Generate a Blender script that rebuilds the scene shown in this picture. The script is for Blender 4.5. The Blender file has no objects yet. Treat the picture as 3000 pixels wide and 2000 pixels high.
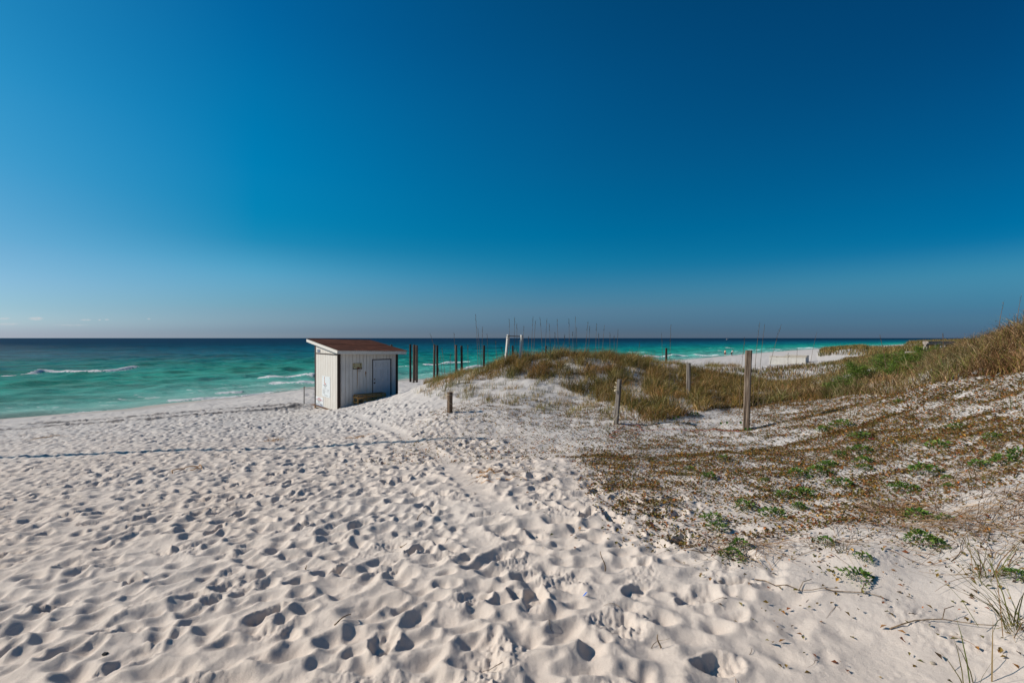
import bpy, bmesh, math, random
import numpy as np
from mathutils import Vector, Matrix
random.seed(7); rng = np.random.default_rng(11)
S = bpy.context.scene
COL = S.collection
R_ = math.radians

# ------------------------------------------------------------------ camera, sky, sun, exposure
F, CX, HY, EYE = 1333.0, 1500.0, 990.0, 5.0         # focal length in photo pixels, centre column, horizon row, eye height
cam = bpy.data.cameras.new('camera'); cam.sensor_width = 36.0; cam.lens = 36.0 * F / 3000.0
cam.shift_y = -(1000 - HY) / 3000.0
cam.clip_start = 0.05; cam.clip_end = 80000
co = bpy.data.objects.new('camera', cam); COL.objects.link(co)
co.location = (0, 0, EYE); co.rotation_euler = (R_(90), 0, 0); S.camera = co

SUN_EL, SUN_AZ = 31.0, 6.0       # elevation; degrees beyond straight left, away from the camera
sd = Vector((-math.cos(R_(SUN_EL)) * math.cos(R_(SUN_AZ)), math.cos(R_(SUN_EL)) * math.sin(R_(SUN_AZ)), math.sin(R_(SUN_EL))))
sl = bpy.data.lights.new('sun', 'SUN'); sl.energy = 4.3; sl.angle = R_(0.5); sl.color = (1.0, 0.90, 0.785)
so = bpy.data.objects.new('sun', sl); COL.objects.link(so); so.rotation_euler = sd.to_track_quat('Z', 'Y').to_euler()

W = bpy.data.worlds.new('World'); S.world = W; W.use_nodes = True
nt = W.node_tree; nt.nodes.clear()
def wn(t, **k):
    n = nt.nodes.new(t)
    for a, b in k.items(): setattr(n, a, b)
    return n
def L(a, b): nt.links.new(a, b)
def wmath(op, a, b=None, c=None):
    n = wn('ShaderNodeMath', operation=op)
    for i, v in enumerate((a, b, c)):
        if v is None: continue
        if isinstance(v, (int, float)): n.inputs[i].default_value = v
        else: L(v, n.inputs[i])
    return n.outputs[0]
def wramp(fac, stops, interp='LINEAR'):
    n = wn('ShaderNodeValToRGB'); r = n.color_ramp; r.interpolation = interp
    while len(r.elements) > 1: r.elements.remove(r.elements[-1])
    for i, (p, c) in enumerate(stops):
        e = r.elements[0] if i == 0 else r.elements.new(p)
        e.position = p; e.color = (*c, 1)
    L(fac, n.inputs[0]); return n.outputs[0]
wo = wn('ShaderNodeOutputWorld'); bg = wn('ShaderNodeBackground')
sky = wn('ShaderNodeTexSky', sky_type='NISHITA', sun_disc=False)
sky.sun_elevation = R_(SUN_EL); sky.sun_rotation = R_(-90 + SUN_AZ)
sky.altitude = 0; sky.air_density = 1.0; sky.dust_density = 0.6; sky.ozone_density = 2.0
# polarised sky: the Nishita sky graded by direction (elevation, and angle from the sun's side)
geo = wn('ShaderNodeTexCoord'); sep = wn('ShaderNodeSeparateXYZ'); L(geo.outputs['Generated'], sep.inputs[0])
SKY = [
  (-0.844, [(0.001, (0.3723, 0.5197, 0.9723)), (0.009, (0.3633, 0.5079, 0.9279)), (0.0224, (0.391, 0.5719, 0.9266)), (0.0448, (0.3471, 0.5469, 0.819)), (0.0943, (0.3118, 0.5427, 0.7549)), (0.143, (0.232, 0.5349, 0.7126)), (0.2372, (0.1398, 0.5679, 0.7431)), (0.346, (0.0793, 0.5927, 0.7947)), (0.4424, (0.048, 0.5611, 0.788))]),
  (-0.512, [(0.0013, (0.3546, 0.5172, 0.929)), (0.0118, (0.2956, 0.4582, 0.8376)), (0.0294, (0.3077, 0.48, 0.7993)), (0.0587, (0.2829, 0.4997, 0.7227)), (0.1233, (0.2084, 0.585, 0.766)), (0.1863, (0.0389, 0.5068, 0.6924)), (0.3051, (0.0025, 0.5566, 0.7766)), (0.4355, (0.0033, 0.5581, 0.8115)), (0.5434, (0.0038, 0.4882, 0.7821))]),
  (0.075, [(0.0015, (0.2721, 0.4021, 0.7391)), (0.0135, (0.2086, 0.3445, 0.6746)), (0.0336, (0.1982, 0.36, 0.6614)), (0.0672, (0.2113, 0.4186, 0.6416)), (0.1407, (0.0661, 0.4846, 0.6904)), (0.212, (0.0027, 0.4837, 0.7102)), (0.3442, (0.004, 0.4907, 0.7399)), (0.4843, (0.0053, 0.4701, 0.7452)), (0.5952, (0.0062, 0.4173, 0.6692))]),
  (0.810, [(0.001, (0.1634, 0.2923, 0.6123)), (0.0093, (0.128, 0.2717, 0.5804)), (0.0233, (0.1164, 0.2746, 0.5606)), (0.0465, (0.1071, 0.2986, 0.5435)), (0.0978, (0.1055, 0.4044, 0.5898)), (0.1484, (0.0106, 0.3441, 0.5651)), (0.2457, (0.0027, 0.3279, 0.5483)), (0.3575, (0.0038, 0.307, 0.5322)), (0.4558, (0.005, 0.283, 0.5037))]),
]
el = wmath('MAXIMUM', sep.outputs[2], 0.0); prev = None
azm = wmath('ARCTAN2', sep.outputs[0], wmath('MAXIMUM', wmath('ABSOLUTE', sep.outputs[1]), .001))
for nx, st in SKY:
    rr = wramp(el, [(0.0, st[0][1])] + st, 'CARDINAL')
    if prev is None: prev = (nx, rr); continue
    mr = wn('ShaderNodeMapRange', interpolation_type='SMOOTHSTEP' if False else 'LINEAR'); L(azm, mr.inputs[0]); mr.inputs[1].default_value = prev[0]; mr.inputs[2].default_value = nx
    mx = wn('ShaderNodeMix', data_type='RGBA'); L(mr.outputs[0], mx.inputs[0]); L(prev[1], mx.inputs[6]); L(rr, mx.inputs[7]); prev = (nx, mx.outputs[2])
ml = wn('ShaderNodeMix', data_type='RGBA', blend_type='MULTIPLY'); ml.inputs[0].default_value = 1
L(sky.outputs[0], ml.inputs[6]); L(prev[1], ml.inputs[7])
# a few small cumulus far out over the sea, in the sky just above the horizon
yy = wmath('MAXIMUM', sep.outputs[1], 0.05)
az = wmath('DIVIDE', sep.outputs[0], yy); ev = wmath('DIVIDE', sep.outputs[2], yy)
comb = wn('ShaderNodeCombineXYZ'); L(az, comb.inputs[0]); L(ev, comb.inputs[2])
mp = wn('ShaderNodeMapping'); mp.inputs['Scale'].default_value = (90, 1, 320); L(comb.outputs[0], mp.inputs[0])
nz = wn('ShaderNodeTexNoise'); nz.inputs['Scale'].default_value = 1.0; nz.inputs['Detail'].default_value = 5; L(mp.outputs[0], nz.inputs[0])
cm = None
for (cx, cy, hw, hh, st) in [(105, 933, 27, 6, 1.0), (12, 933, 20, 4, .8), (20, 949, 50, 4, .5), (250, 937, 20, 3, .8), (292, 937, 5, 2.5, .8), (313, 936, 8, 2.6, .8), (436, 934, 6, 2.6, .8), (210, 952, 60, 3, .35)]:
    dx = wmath('MULTIPLY', wmath('SUBTRACT', az, (cx - CX) / F), F / hw)
    dz = wmath('MULTIPLY', wmath('SUBTRACT', ev, (HY - cy) / F), F / hh)
    d = wmath('SUBTRACT', 1.0, wmath('ADD', wmath('MULTIPLY', dx, dx), wmath('MULTIPLY', dz, dz)))
    d = wmath('MULTIPLY', wmath('MAXIMUM', d, 0.0), st)
    cm = d if cm is None else wmath('MAXIMUM', cm, d)
cm = wmath('MULTIPLY', cm, wmath('MULTIPLY_ADD', nz.outputs[0], 3.0, -0.85))
cc = wn('ShaderNodeClamp'); L(cm, cc.inputs[0])
cloud = wn('ShaderNodeMix', data_type='RGBA'); cloud.inputs[7].default_value = (6.0, 5.8, 5.9, 1)
L(wmath('MULTIPLY', cc.outputs[0], 0.8), cloud.inputs[0]); L(ml.outputs[2], cloud.inputs[6])
L(cloud.outputs[2], bg.inputs[0]); bg.inputs[1].default_value = 0.0883; L(bg.outputs[0], wo.inputs[0])

S.view_settings.view_transform = 'Standard'; S.view_settings.look = 'None'
S.view_settings.exposure = 0.28; S.view_settings.gamma = 1.0; S.view_settings.use_curve_mapping = False
S.cycles.max_bounces = 7; S.cycles.diffuse_bounces = 5

# ------------------------------------------------------------------ helpers
def tag(o, label=None, cat=None, group=None, kind=None):
    if label: o['label'] = label
    if cat: o['category'] = cat
    if group: o['group'] = group
    if kind: o['kind'] = kind
    return o
def empty(name, loc=(0, 0, 0), rz=0, label=None, cat=None, group=None):
    o = bpy.data.objects.new(name, None); o.empty_display_size = .1; COL.objects.link(o)
    o.location = loc; o.rotation_euler = (0, 0, rz); return tag(o, label, cat, group)
def np_mesh(name, V, quads=None, tris=None, mat=None, cols=None, smooth=False, parent=None, attrs=None):
    me = bpy.data.meshes.new(name); V = np.asarray(V, np.float32)
    q = np.zeros((0, 4), np.int32) if quads is None else np.asarray(quads, np.int32).reshape(-1, 4)
    t = np.zeros((0, 3), np.int32) if tris is None else np.asarray(tris, np.int32).reshape(-1, 3)
    me.vertices.add(len(V)); me.vertices.foreach_set('co', V.ravel())
    me.loops.add(len(q) * 4 + len(t) * 3); me.loops.foreach_set('vertex_index', np.concatenate([q.ravel(), t.ravel()]))
    me.polygons.add(len(q) + len(t))
    st = np.concatenate([np.arange(len(q)) * 4, len(q) * 4 + np.arange(len(t)) * 3]).astype(np.int32)
    me.polygons.foreach_set('loop_start', st)
    me.polygons.foreach_set('use_smooth', np.full(len(st), smooth))
    me.update(calc_edges=True)
    if cols is not None:
        a = me.color_attributes.new('Col', 'FLOAT_COLOR', 'POINT')
        c4 = np.ones((len(V), 4), np.float32); c4[:, :3] = cols; a.data.foreach_set('color', c4.ravel())
    if attrs:
        for k, v in attrs.items():
            a = me.attributes.new(k, 'FLOAT', 'POINT'); a.data.foreach_set('value', np.asarray(v, np.float32))
    if mat: me.materials.append(mat)
    o = bpy.data.objects.new(name, me); COL.objects.link(o)
    if parent: o.parent = parent
    return o
class MB:                                    # collects shapes and builds them as ONE mesh
    def __init__(s): s.bm = bmesh.new()
    def box(s, x0, x1, y0, y1, z0, z1, bev=0.0, M=None, zf=None):
        b = bmesh.new(); bmesh.ops.create_cube(b, size=1)
        for v in b.verts:
            v.co = Vector(((x0 + x1) / 2 + v.co.x * (x1 - x0), (y0 + y1) / 2 + v.co.y * (y1 - y0), (z0 + z1) / 2 + v.co.z * (z1 - z0)))
        if bev: bmesh.ops.bevel(b, geom=b.edges[:], offset=bev, segments=1, affect='EDGES')
        return s._add(b, M, zf)
    def _add(s, b, M=None, zf=None):
        if M is not None: bmesh.ops.transform(b, matrix=M, verts=b.verts)
        if zf:
            for v in b.verts: v.co.z += zf(v.co.x, v.co.y)
        me = bpy.data.meshes.new('t'); b.to_mesh(me); b.free(); s.bm.from_mesh(me); bpy.data.meshes.remove(me); return s
    def tube(s, pts, r, n=8, rs=None, cap=True):
        pts = [Vector(p) for p in pts]; b = s.bm; rings = []
        for i, p in enumerate(pts):
            t = (pts[min(i + 1, len(pts) - 1)] - pts[max(i - 1, 0)]).normalized()
            a = t.orthogonal().normalized() if i == 0 else (rings_a - t * rings_a.dot(t)).normalized()
            rings_a = a; c = t.cross(a); rr = rs[i] if rs else r
            rings.append([b.verts.new(p + (a * math.cos(k * 2 * math.pi / n) + c * math.sin(k * 2 * math.pi / n)) * rr) for k in range(n)])
        for i in range(len(rings) - 1):
            for k in range(n): b.faces.new((rings[i][k], rings[i][(k + 1) % n], rings[i + 1][(k + 1) % n], rings[i + 1][k]))
        if cap: b.faces.new(rings[0][::-1]); b.faces.new(rings[-1])
        return s
    def poly(s, pts, thick_vec):
        b = s.bm; n = len(pts); tv = Vector(thick_vec)
        a = [b.verts.new(p) for p in pts]; c = [b.verts.new(Vector(p) + tv) for p in pts]
        b.faces.new(a); b.faces.new(c[::-1])
        for i in range(n): b.faces.new((a[i], c[i], c[(i + 1) % n], a[(i + 1) % n]))
        return s
    def build(s, name, mat, parent=None, smooth=False):
        bmesh.ops.recalc_face_normals(s.bm, faces=s.bm.faces)
        me = bpy.data.meshes.new(name); s.bm.to_mesh(me); s.bm.free()
        if smooth: me.polygons.foreach_set('use_smooth', [True] * len(me.polygons))
        me.materials.append(mat)
        o = bpy.data.objects.new(name, me); COL.objects.link(o)
        if parent: o.parent = parent
        return o
# materials
class Mt:
    def __init__(s, name, rough=.8, spec=.3):
        s.m = bpy.data.materials.new(name); s.m.use_nodes = True; s.t = s.m.node_tree; s.t.nodes.clear()
        s.o = s.n('ShaderNodeOutputMaterial'); s.p = s.n('ShaderNodeBsdfPrincipled')
        s.l(s.p.outputs[0], s.o.inputs[0]); s.p.inputs['Roughness'].default_value = rough
        s.p.inputs['Specular IOR Level'].default_value = spec
    def n(s, t, **k):
        n = s.t.nodes.new(t)
        for a, b in k.items(): setattr(n, a, b)
        return n
    def l(s, a, b): s.t.links.new(a, b)
    def math(s, op, *a):
        n = s.n('ShaderNodeMath', operation=op)
        for i, v in enumerate(a):
            if isinstance(v, (int, float)): n.inputs[i].default_value = v
            else: s.l(v, n.inputs[i])
        return n.outputs[0]
    def coord(s, scale=(1, 1, 1), which='Object', rot=(0, 0, 0)):
        c = s.n('ShaderNodeTexCoord'); m = s.n('ShaderNodeMapping'); m.inputs['Scale'].default_value = scale
        m.inputs['Rotation'].default_value = rot
        s.l(c.outputs[which], m.inputs[0]); return m.outputs[0]
    def noise(s, vec, scale, detail=4, rough=.55):
        n = s.n('ShaderNodeTexNoise'); n.inputs['Scale'].default_value = scale; n.inputs['Detail'].default_value = detail
        n.inputs['Roughness'].default_value = rough; s.l(vec, n.inputs['Vector']); return n.outputs[0]
    def ramp(s, fac, stops, interp='LINEAR'):
        n = s.n('ShaderNodeValToRGB'); r = n.color_ramp; r.interpolation = interp
        while len(r.elements) > 1: r.elements.remove(r.elements[-1])
        for i, (p, c) in enumerate(stops):
            e = r.elements[0] if i == 0 else r.elements.new(p)
            e.position = p; e.color = (*c, 1) if not isinstance(c, (int, float)) else (c, c, c, 1)
        s.l(fac, n.inputs[0]); return n.outputs[0]
    def mix(s, fac, a, b, blend='MIX'):
        n = s.n('ShaderNodeMix', data_type='RGBA', blend_type=blend)
        for i, v in ((0, fac), (6, a), (7, b)):
            if isinstance(v, (int, float)): n.inputs[i].default_value = v
            elif isinstance(v, tuple): n.inputs[i].default_value = (*v, 1)
            else: s.l(v, n.inputs[i])
        return n.outputs[2]
    def base(s, c):
        if isinstance(c, tuple): s.p.inputs['Base Color'].default_value = (*c, 1)
        else: s.l(c, s.p.inputs['Base Color'])
        return s
    def bump(s, h, strength=.3, dist=.01):
        n = s.n('ShaderNodeBump'); n.inputs['Strength'].default_value = strength; n.inputs['Distance'].default_value = dist
        s.l(h, n.inputs['Height'])
        s.l(n.outputs[0], s.p.inputs['Normal']); return s
def mottled(name, c1, c2, scale=8, rough=.7, spec=.3, stretch=(1, 1, 1), bump=0):
    m = Mt(name, rough, spec); v = m.coord(stretch); f = m.noise(v, scale, 6)
    m.base(m.ramp(f, [(.3, c1), (.7, c2)]))
    if bump: m.bump(f, bump, .01)
    return m.m
def wood(name, dark, light, crack=.5, scale=1.0, axis='z', rough=.9):
    m = Mt(name, rough, .15)
    st = {'z': (26, 26, 1.4), 'x': (1.4, 26, 26), 'y': (26, 1.4, 26)}[axis]
    st = tuple(a * scale for a in st)
    v = m.coord(st); f = m.noise(v, 1.6, 8, .65); g = m.noise(m.coord((3, 3, 3)), 1.0, 3)
    base = m.ramp(f, [(.30, tuple(x * .35 for x in dark)), (.42, dark), (.66, light)])
    c = m.mix(m.ramp(g, [(.4, 0.0), (.7, .5)]), base, tuple((a + b) * .4 for a, b in zip(dark, light)))
    m.base(c); m.bump(m.ramp(f, [(.3, 0.0), (.48, 1.0)]), crack, .012); return m.m
def vcol(name, rough=.7, spec=.15, trans=0.25):
    m = Mt(name, rough, spec); a = m.n('ShaderNodeVertexColor'); a.layer_name = 'Col'; m.l(a.outputs[0], m.p.inputs['Base Color'])
    if trans:                                 # thin leaves let some light through
        t = m.n('ShaderNodeBsdfTranslucent'); m.l(a.outputs[0], t.inputs[0])
        x = m.n('ShaderNodeMixShader'); x.inputs[0].default_value = trans
        m.l(m.p.outputs[0], x.inputs[1]); m.l(t.outputs[0], x.inputs[2]); m.l(x.outputs[0], m.o.inputs[0])
    return m.m

# ------------------------------------------------------------------ the lie of the land
SHORE = np.array([(-900, -1100), (-300, -330), (-110, -90), (-60, -15), (-42, 16), (-31.9, 28.4), (-26.9, 31.9), (-25.5, 35.2), (-23.3, 39.5), (-20.4, 46), (-12.2, 54),
                  (-2, 63), (14, 79), (38, 103), (76, 146), (140, 210), (300, 340), (900, 760), (6000, 4500), (30000, 20000)], float)
def offshore(X, Y):                         # signed distance to the waterline, + over the water
    P = np.stack([X, Y], -1).astype(float); best = np.full(X.shape, 1e18); sg = np.ones(X.shape)
    for a, b in zip(SHORE[:-1], SHORE[1:]):
        ab = b - a; t = np.clip(((P - a) @ ab) / (ab @ ab), 0, 1); d = P - (a + t[..., None] * ab)
        dd = (d ** 2).sum(-1); cr = ab[0] * (P[..., 1] - a[1]) - ab[1] * (P[..., 0] - a[0])
        m = dd < best - 1e-9; best = np.where(m, dd, best); sg = np.where(m, np.sign(cr), sg)
    return np.sqrt(best) * sg
CP = """1500 2000 2.1;0 2000 2.35;3000 2000 1.95;-600 2000 2.6;3600 1900 1.8;1500 1600 3.8;0 1600 4.7;750 1600 4.2;2250 1600 3.5;3000 1600 2.8
1500 1400 5.85;750 1400 7.0;0 1400 8.2;2250 1400 5.5;3000 1400 3.6;3000 1250 4.8;3000 1130 6.5;3000 996 7.9;3250 900 8.5;2900 1090 7.5;2900 1014 9.5;2850 1036 10.3;2800 1046 11.5;3000 1005 14;3200 980 20
2700 1130 8.3;2700 1060 12;2700 1046 20;2850 1042 20;2600 1160 8.8;2600 1066 14;2480 1190 9.3;2400 1165 11;2400 1110 17;2450 1068 30;2250 1250 9.0;2250 1180 12;2250 1130 18;2250 1085 38
2190 1255 9.3;2600 1250 6.8;2600 1400 4.8;2400 1300 7;2000 1250 9.8;2000 1300 8.3;1805 1249 10;1900 1200 11.5;2017 1150 14;1900 1150 13.5
1700 1200 12.5;1700 1170 14;1600 1200 12.3;1600 1130 15;1600 1074 17.5;1500 1250 10.5;1500 1150 14.5;1500 1100 16.5;1500 1064 18
1680 1049 18;1750 1052 19;1800 1054 20;1900 1063 22;2050 1074 28;1600 1080 25;1700 1075 27;1500 1095 25;1500 1110 35;1800 1075 38;1800 1070 55;2000 1075 50
1318 1210 12;1400 1140 15.5;1400 1090 18;1400 1105 25;1400 1120 38;1300 1130 16.5;1300 1110 18.6;1300 1126 22;1300 1130 28;1250 1123 18.5;1250 1142 22;1210 1160 17;1210 1140 18.3;1210 1153 21.5;1210 1137 30;1210 1122 42;1188 1149 18.9
1165 1155 19.8;1110 1170 19;1060 1183 18.8;990 1198 19.0;960 1198 20;925 1197 21;880 1203 20.5;890 1196 22.5;1000 1240 14.5;1200 1240 12.5;1250 1310 8.8;1000 1310 9.5;600 1310 10.5;250 1310 11.5;0 1330 11.2
600 1230 17;300 1240 18;0 1262 18;0 1240 23.5;0 1225 28.4;880 1180 22;880 1150 33;600 1195 26;300 1215 24;700 1172 32;370 1200 31.7;500 1180 35;700 1158 39.7;900 1135 46
1200 1113 54;1500 1098 62;1750 1075 78;2000 1055 102;2200 1036 145;2400 1022 208;-800 1300 21.5;2200 1070 58;2400 1062 62;2290 1064 66;2200 1050 95
2480 1020 75;2400 1052 70;2440 1030 75;2540 1024 75;2580 1026 80;2680 1007 90;2780 1003 100;2880 999 110;3000 996 120;2500 1050 58;2400 1085 42;2600 1045 45;2700 1030 50;2600 1008 160;3400 1000 100"""
cp = np.array([[float(q) for q in p.split()] for l in CP.split('\n') for p in l.split(';')])
cX = (cp[:, 0] - CX) / F * cp[:, 2]; cY = cp[:, 2]; cZ = EYE - (cp[:, 1] - HY) / F * cp[:, 2]
ex = np.array([(0, -3, 3.45), (-6, -3, 3.2), (6, -3, 3.6), (-20, -3, 1.6), (15, -3, 4.4), (-12, 2, 2.9), (-12, 6, 2.5)])
cX = np.append(cX, ex[:, 0]); cY = np.append(cY, ex[:, 1]); cZ = np.append(cZ, ex[:, 2])
def uv_(X, Y):
    Y = np.maximum(Y, -4.0); return X / (Y + 6.0), np.log(Y + 6.0) * 1.1
cu, cv = uv_(cX, cY)
def tk(r2): return np.where(r2 > 1e-12, r2 * np.log(np.maximum(r2, 1e-12)), 0)
n_ = len(cu); K = tk((cu[:, None] - cu) ** 2 + (cv[:, None] - cv) ** 2) + np.eye(n_) * 4e-4
P_ = np.stack([np.ones(n_), cu, cv], 1)
A_ = np.block([[K, P_], [P_.T, np.zeros((3, 3))]])
sol = np.linalg.solve(A_, np.append(cZ, [0, 0, 0]))
def sstep(a, b, x):
    t = np.clip((x - a) / (b - a), 0, 1); return t * t * (3 - 2 * t)
def H0(X, Y):
    X = np.asarray(X, float); Y = np.asarray(Y, float); sh = X.shape; X = X.ravel(); Y = Y.ravel(); out = np.zeros(len(X))
    for i in range(0, len(X), 20000):
        x, y = X[i:i + 20000], Y[i:i + 20000]; u, v = uv_(x, y)
        z = tk((u[:, None] - cu) ** 2 + (v[:, None] - cv) ** 2) @ sol[:n_] + sol[n_] + u * sol[n_ + 1] + v * sol[n_ + 2]
        s = offshore(x, y); far = sstep(140, 260, np.hypot(x, y))
        z = z * (1 - far) + np.clip(-.05 * s, -3, 3.2) * far
        back = sstep(-6, -20, y); z = z * (1 - back) + np.clip(-.06 * s, -3, 3.6) * back
        inl = sstep(-3, -11, s)
        z = np.maximum(z, .35 + .0 * s) * inl + (1 - inl) * (-.045 * s)
        out[i:i + 20000] = np.maximum(z, -3)
    return out.reshape(sh)
def proj(X, Y, Z): return CX + F * X / Y, HY - F * (Z - EYE) / Y
def spec_noise(ny, nx, cell, lmin, lmax, beta, seed):
    r = np.random.default_rng(seed); fy = np.fft.fftfreq(ny, cell)[:, None]; fx = np.fft.rfftfreq(nx, cell)[None]
    f = np.hypot(fx, fy); a = np.where((f > 1 / lmax) & (f < 1 / lmin), np.maximum(f, 1e-6) ** (-beta), 0)
    z = np.fft.irfft2(a * np.exp(2j * np.pi * r.random(a.shape)), s=(ny, nx)); return (z / z.std()).astype(np.float32)
def blur(g, cell, sig):
    fy = np.fft.fftfreq(g.shape[0], cell)[:, None]; fx = np.fft.rfftfreq(g.shape[1], cell)[None]
    return np.fft.irfft2(np.fft.rfft2(g) * np.exp(-2 * (np.pi * sig) ** 2 * (fx ** 2 + fy ** 2)), s=g.shape).astype(np.float32)
class Relief:                                 # footprints and wind ripples pressed into the sand
    def __init__(s, x0, x1, y0, y1, cell, seed):
        s.x0, s.y0, s.c = x0, y0, cell; s.nx = int((x1 - x0) / cell); s.ny = int((y1 - y0) / cell)
        s.g = np.zeros((s.ny, s.nx), np.float32); s.r = np.random.default_rng(seed)
    def win(s, cx, cy, rad):
        i0 = max(int((cx - rad - s.x0) / s.c), 0); i1 = min(int((cx + rad - s.x0) / s.c) + 1, s.nx)
        j0 = max(int((cy - rad - s.y0) / s.c), 0); j1 = min(int((cy + rad - s.y0) / s.c) + 1, s.ny)
        if i1 - i0 < 2 or j1 - j0 < 2: return None
        X = s.x0 + (np.arange(i0, i1)) * s.c - cx; Y = s.y0 + (np.arange(j0, j1)) * s.c - cy
        return (slice(j0, j1), slice(i0, i1)), X[None], Y[:, None]
    def old(s, cx, cy, R, asp, a, dep):
        w = s.win(cx, cy, R * asp * 1.6)
        if w is None: return
        sl, X, Y = w; u = (X * math.cos(a) + Y * math.sin(a)) / (R * asp); v = (-X * math.sin(a) + Y * math.cos(a)) / R
        r2 = u * u + v * v + .25 * u * v * v; r2 = r2 * (1 + .18 * np.sin(3 * np.arctan2(v, u) + cx * 37)) ; r2 = .55 * r2 + .45 * np.sqrt(np.maximum(r2, 0)); g = s.g[sl]; b = float(g.mean()) * .6
        g += (np.exp(-((np.sqrt(np.abs(r2)) - 1.15) / .28) ** 2) * dep * .22).astype(np.float32)
        t = b + dep * (r2 - .82); k = .012
        h = np.clip(.5 + .5 * (t - g) / k, 0, 1); new = t * (1 - h) + g * h - k * h * (1 - h)
        s.g[sl] = new
    def fresh(s, cx, cy, Ls, Wd, a, dep, nz):
        w = s.win(cx, cy, Ls * 1.1)
        if w is None: return
        sl, X, Y = w; u = X * math.cos(a) + Y * math.sin(a); v = -X * math.sin(a) + Y * math.cos(a)
        wl = Wd * (1 + .22 * np.sin(u / Ls * 3.0) + .1 * u / Ls); n = nz[sl]
        r = np.sqrt((u / (Ls * .5)) ** 2 + (v / (wl * .5)) ** 2) + n * .045
        q = sstep(1.12, .55, r); g = s.g[sl]; b = float(g.mean())
        floor = b - dep * (1 - .35 * u / (Ls * .5)) + n * .004 + .002 * np.sin(u * 2 * math.pi / .022)
        rim = np.exp(-((r - 1.18) / .2) ** 2) * dep * .30 * (1 + n * .35)
        s.g[sl] = g * (1 - q) + floor * q + rim
    def sample(s, X, Y):
        fx = (X - s.x0) / s.c; fy = (Y - s.y0) / s.c; ok = (fx > 1) & (fx < s.nx - 2) & (fy > 1) & (fy < s.ny - 2)
        fx = np.clip(fx, 0, s.nx - 2.001); fy = np.clip(fy, 0, s.ny - 2.001); i = fx.astype(int); j = fy.astype(int); a = fx - i; b = fy - j
        g = s.g; z = (g[j, i] * (1 - a) + g[j, i + 1] * a) * (1 - b) + (g[j + 1, i] * (1 - a) + g[j + 1, i + 1] * a) * b
        return np.where(ok, z, 0)
def unproj(px, py, near=1.3, far=300):        # where the ray through a photo pixel meets the ground
    D = near * (far / near) ** (np.arange(900) / 899.0)
    X = (px - CX) / F * D; Z = EYE - (py - HY) / F * D; h = H0(X, D); k = np.argmax(Z < h)
    if not (Z < h).any(): k = 899
    if k > 0:
        a = (Z[k - 1] - h[k - 1]); b = (h[k] - Z[k]); d = D[k - 1] + (D[k] - D[k - 1]) * a / max(a + b, 1e-9)
    else: d = D[0]
    x = (px - CX) / F * d; return x, d, float(H0(np.array([x]), np.array([d]))[0])
def track_mask(X, Y):                         # how trodden the sand is (1 = heavily)
    Zg = H0(X, Y) if X.size < 40000 else None
    return None
# walked-on beach: everything left of a line running from the camera to the dune; the vine-covered slope to the right is smooth
def trod(X, Y):
    edge = np.interp(Y, [0, 2.2, 3.5, 5.5, 8, 12, 20, 40, 60], [1.3, 1.35, 1.7, 1.4, .4, -1.2, -5.5, 1, 30])
    return sstep(.9, -1.2, X - edge)
RA = Relief(-21, 13, -1, 25, .0125, 3)
nzA = spec_noise(RA.ny, RA.nx, RA.c, .03, .35, 1.0, 5)
RA.g += spec_noise(RA.ny, RA.nx, RA.c, .35, 3.0, 1.3, 6) * .016
r = RA.r; nst = 46000
pts = np.stack([r.uniform(-21, 13, nst), r.uniform(-1, 25, nst)], 1); tr = trod(pts[:, 0], pts[:, 1])
for (x, y), t in zip(pts, tr):
    fy_ = sstep(11, 16, y)
    if r.random() > (t * .97 + .03) * (1 - .55 * fy_): continue
    R = r.uniform(.040, .090) * (1.05 if r.random() < .96 else 1.2)
    RA.old(x, y, R, r.uniform(1.0, 1.9), r.normal(.25, .75), r.uniform(.024, .075) * (.35 + .65 * t) * (R / .085) ** .6 * (1 + .8 * fy_))
RA.g = blur(RA.g, RA.c, .007)
nzF = spec_noise(RA.ny, RA.nx, RA.c, .025, .09, .1, 15)
# fresher, crumbly shoe prints, walked in short lines
for _ in range(650):
    x = r.uniform(-20, 3); y = r.uniform(1.2, 24); a = r.normal(.3, 1.2); side = 1
    for k in range(r.integers(1, 5)):
        xx = x + math.cos(a) * .62 * k - math.sin(a) * .11 * side; yy_ = y + math.sin(a) * .62 * k + math.cos(a) * .11 * side; side = -side
        if trod(np.array([xx]), np.array([yy_]))[0] > .35:
            RA.fresh(xx, yy_, r.uniform(.20, .31), r.uniform(.10, .15), a + r.normal(0, .3), r.uniform(.022, .05), nzA)
rough_patch = sstep(.4, 1.6, spec_noise(RA.ny, RA.nx, RA.c, .4, 2.2, .7, 8))
RA.g += nzA * (.0007 + .0022 * rough_patch) + nzF * (.0004 + .0032 * rough_patch)
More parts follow.
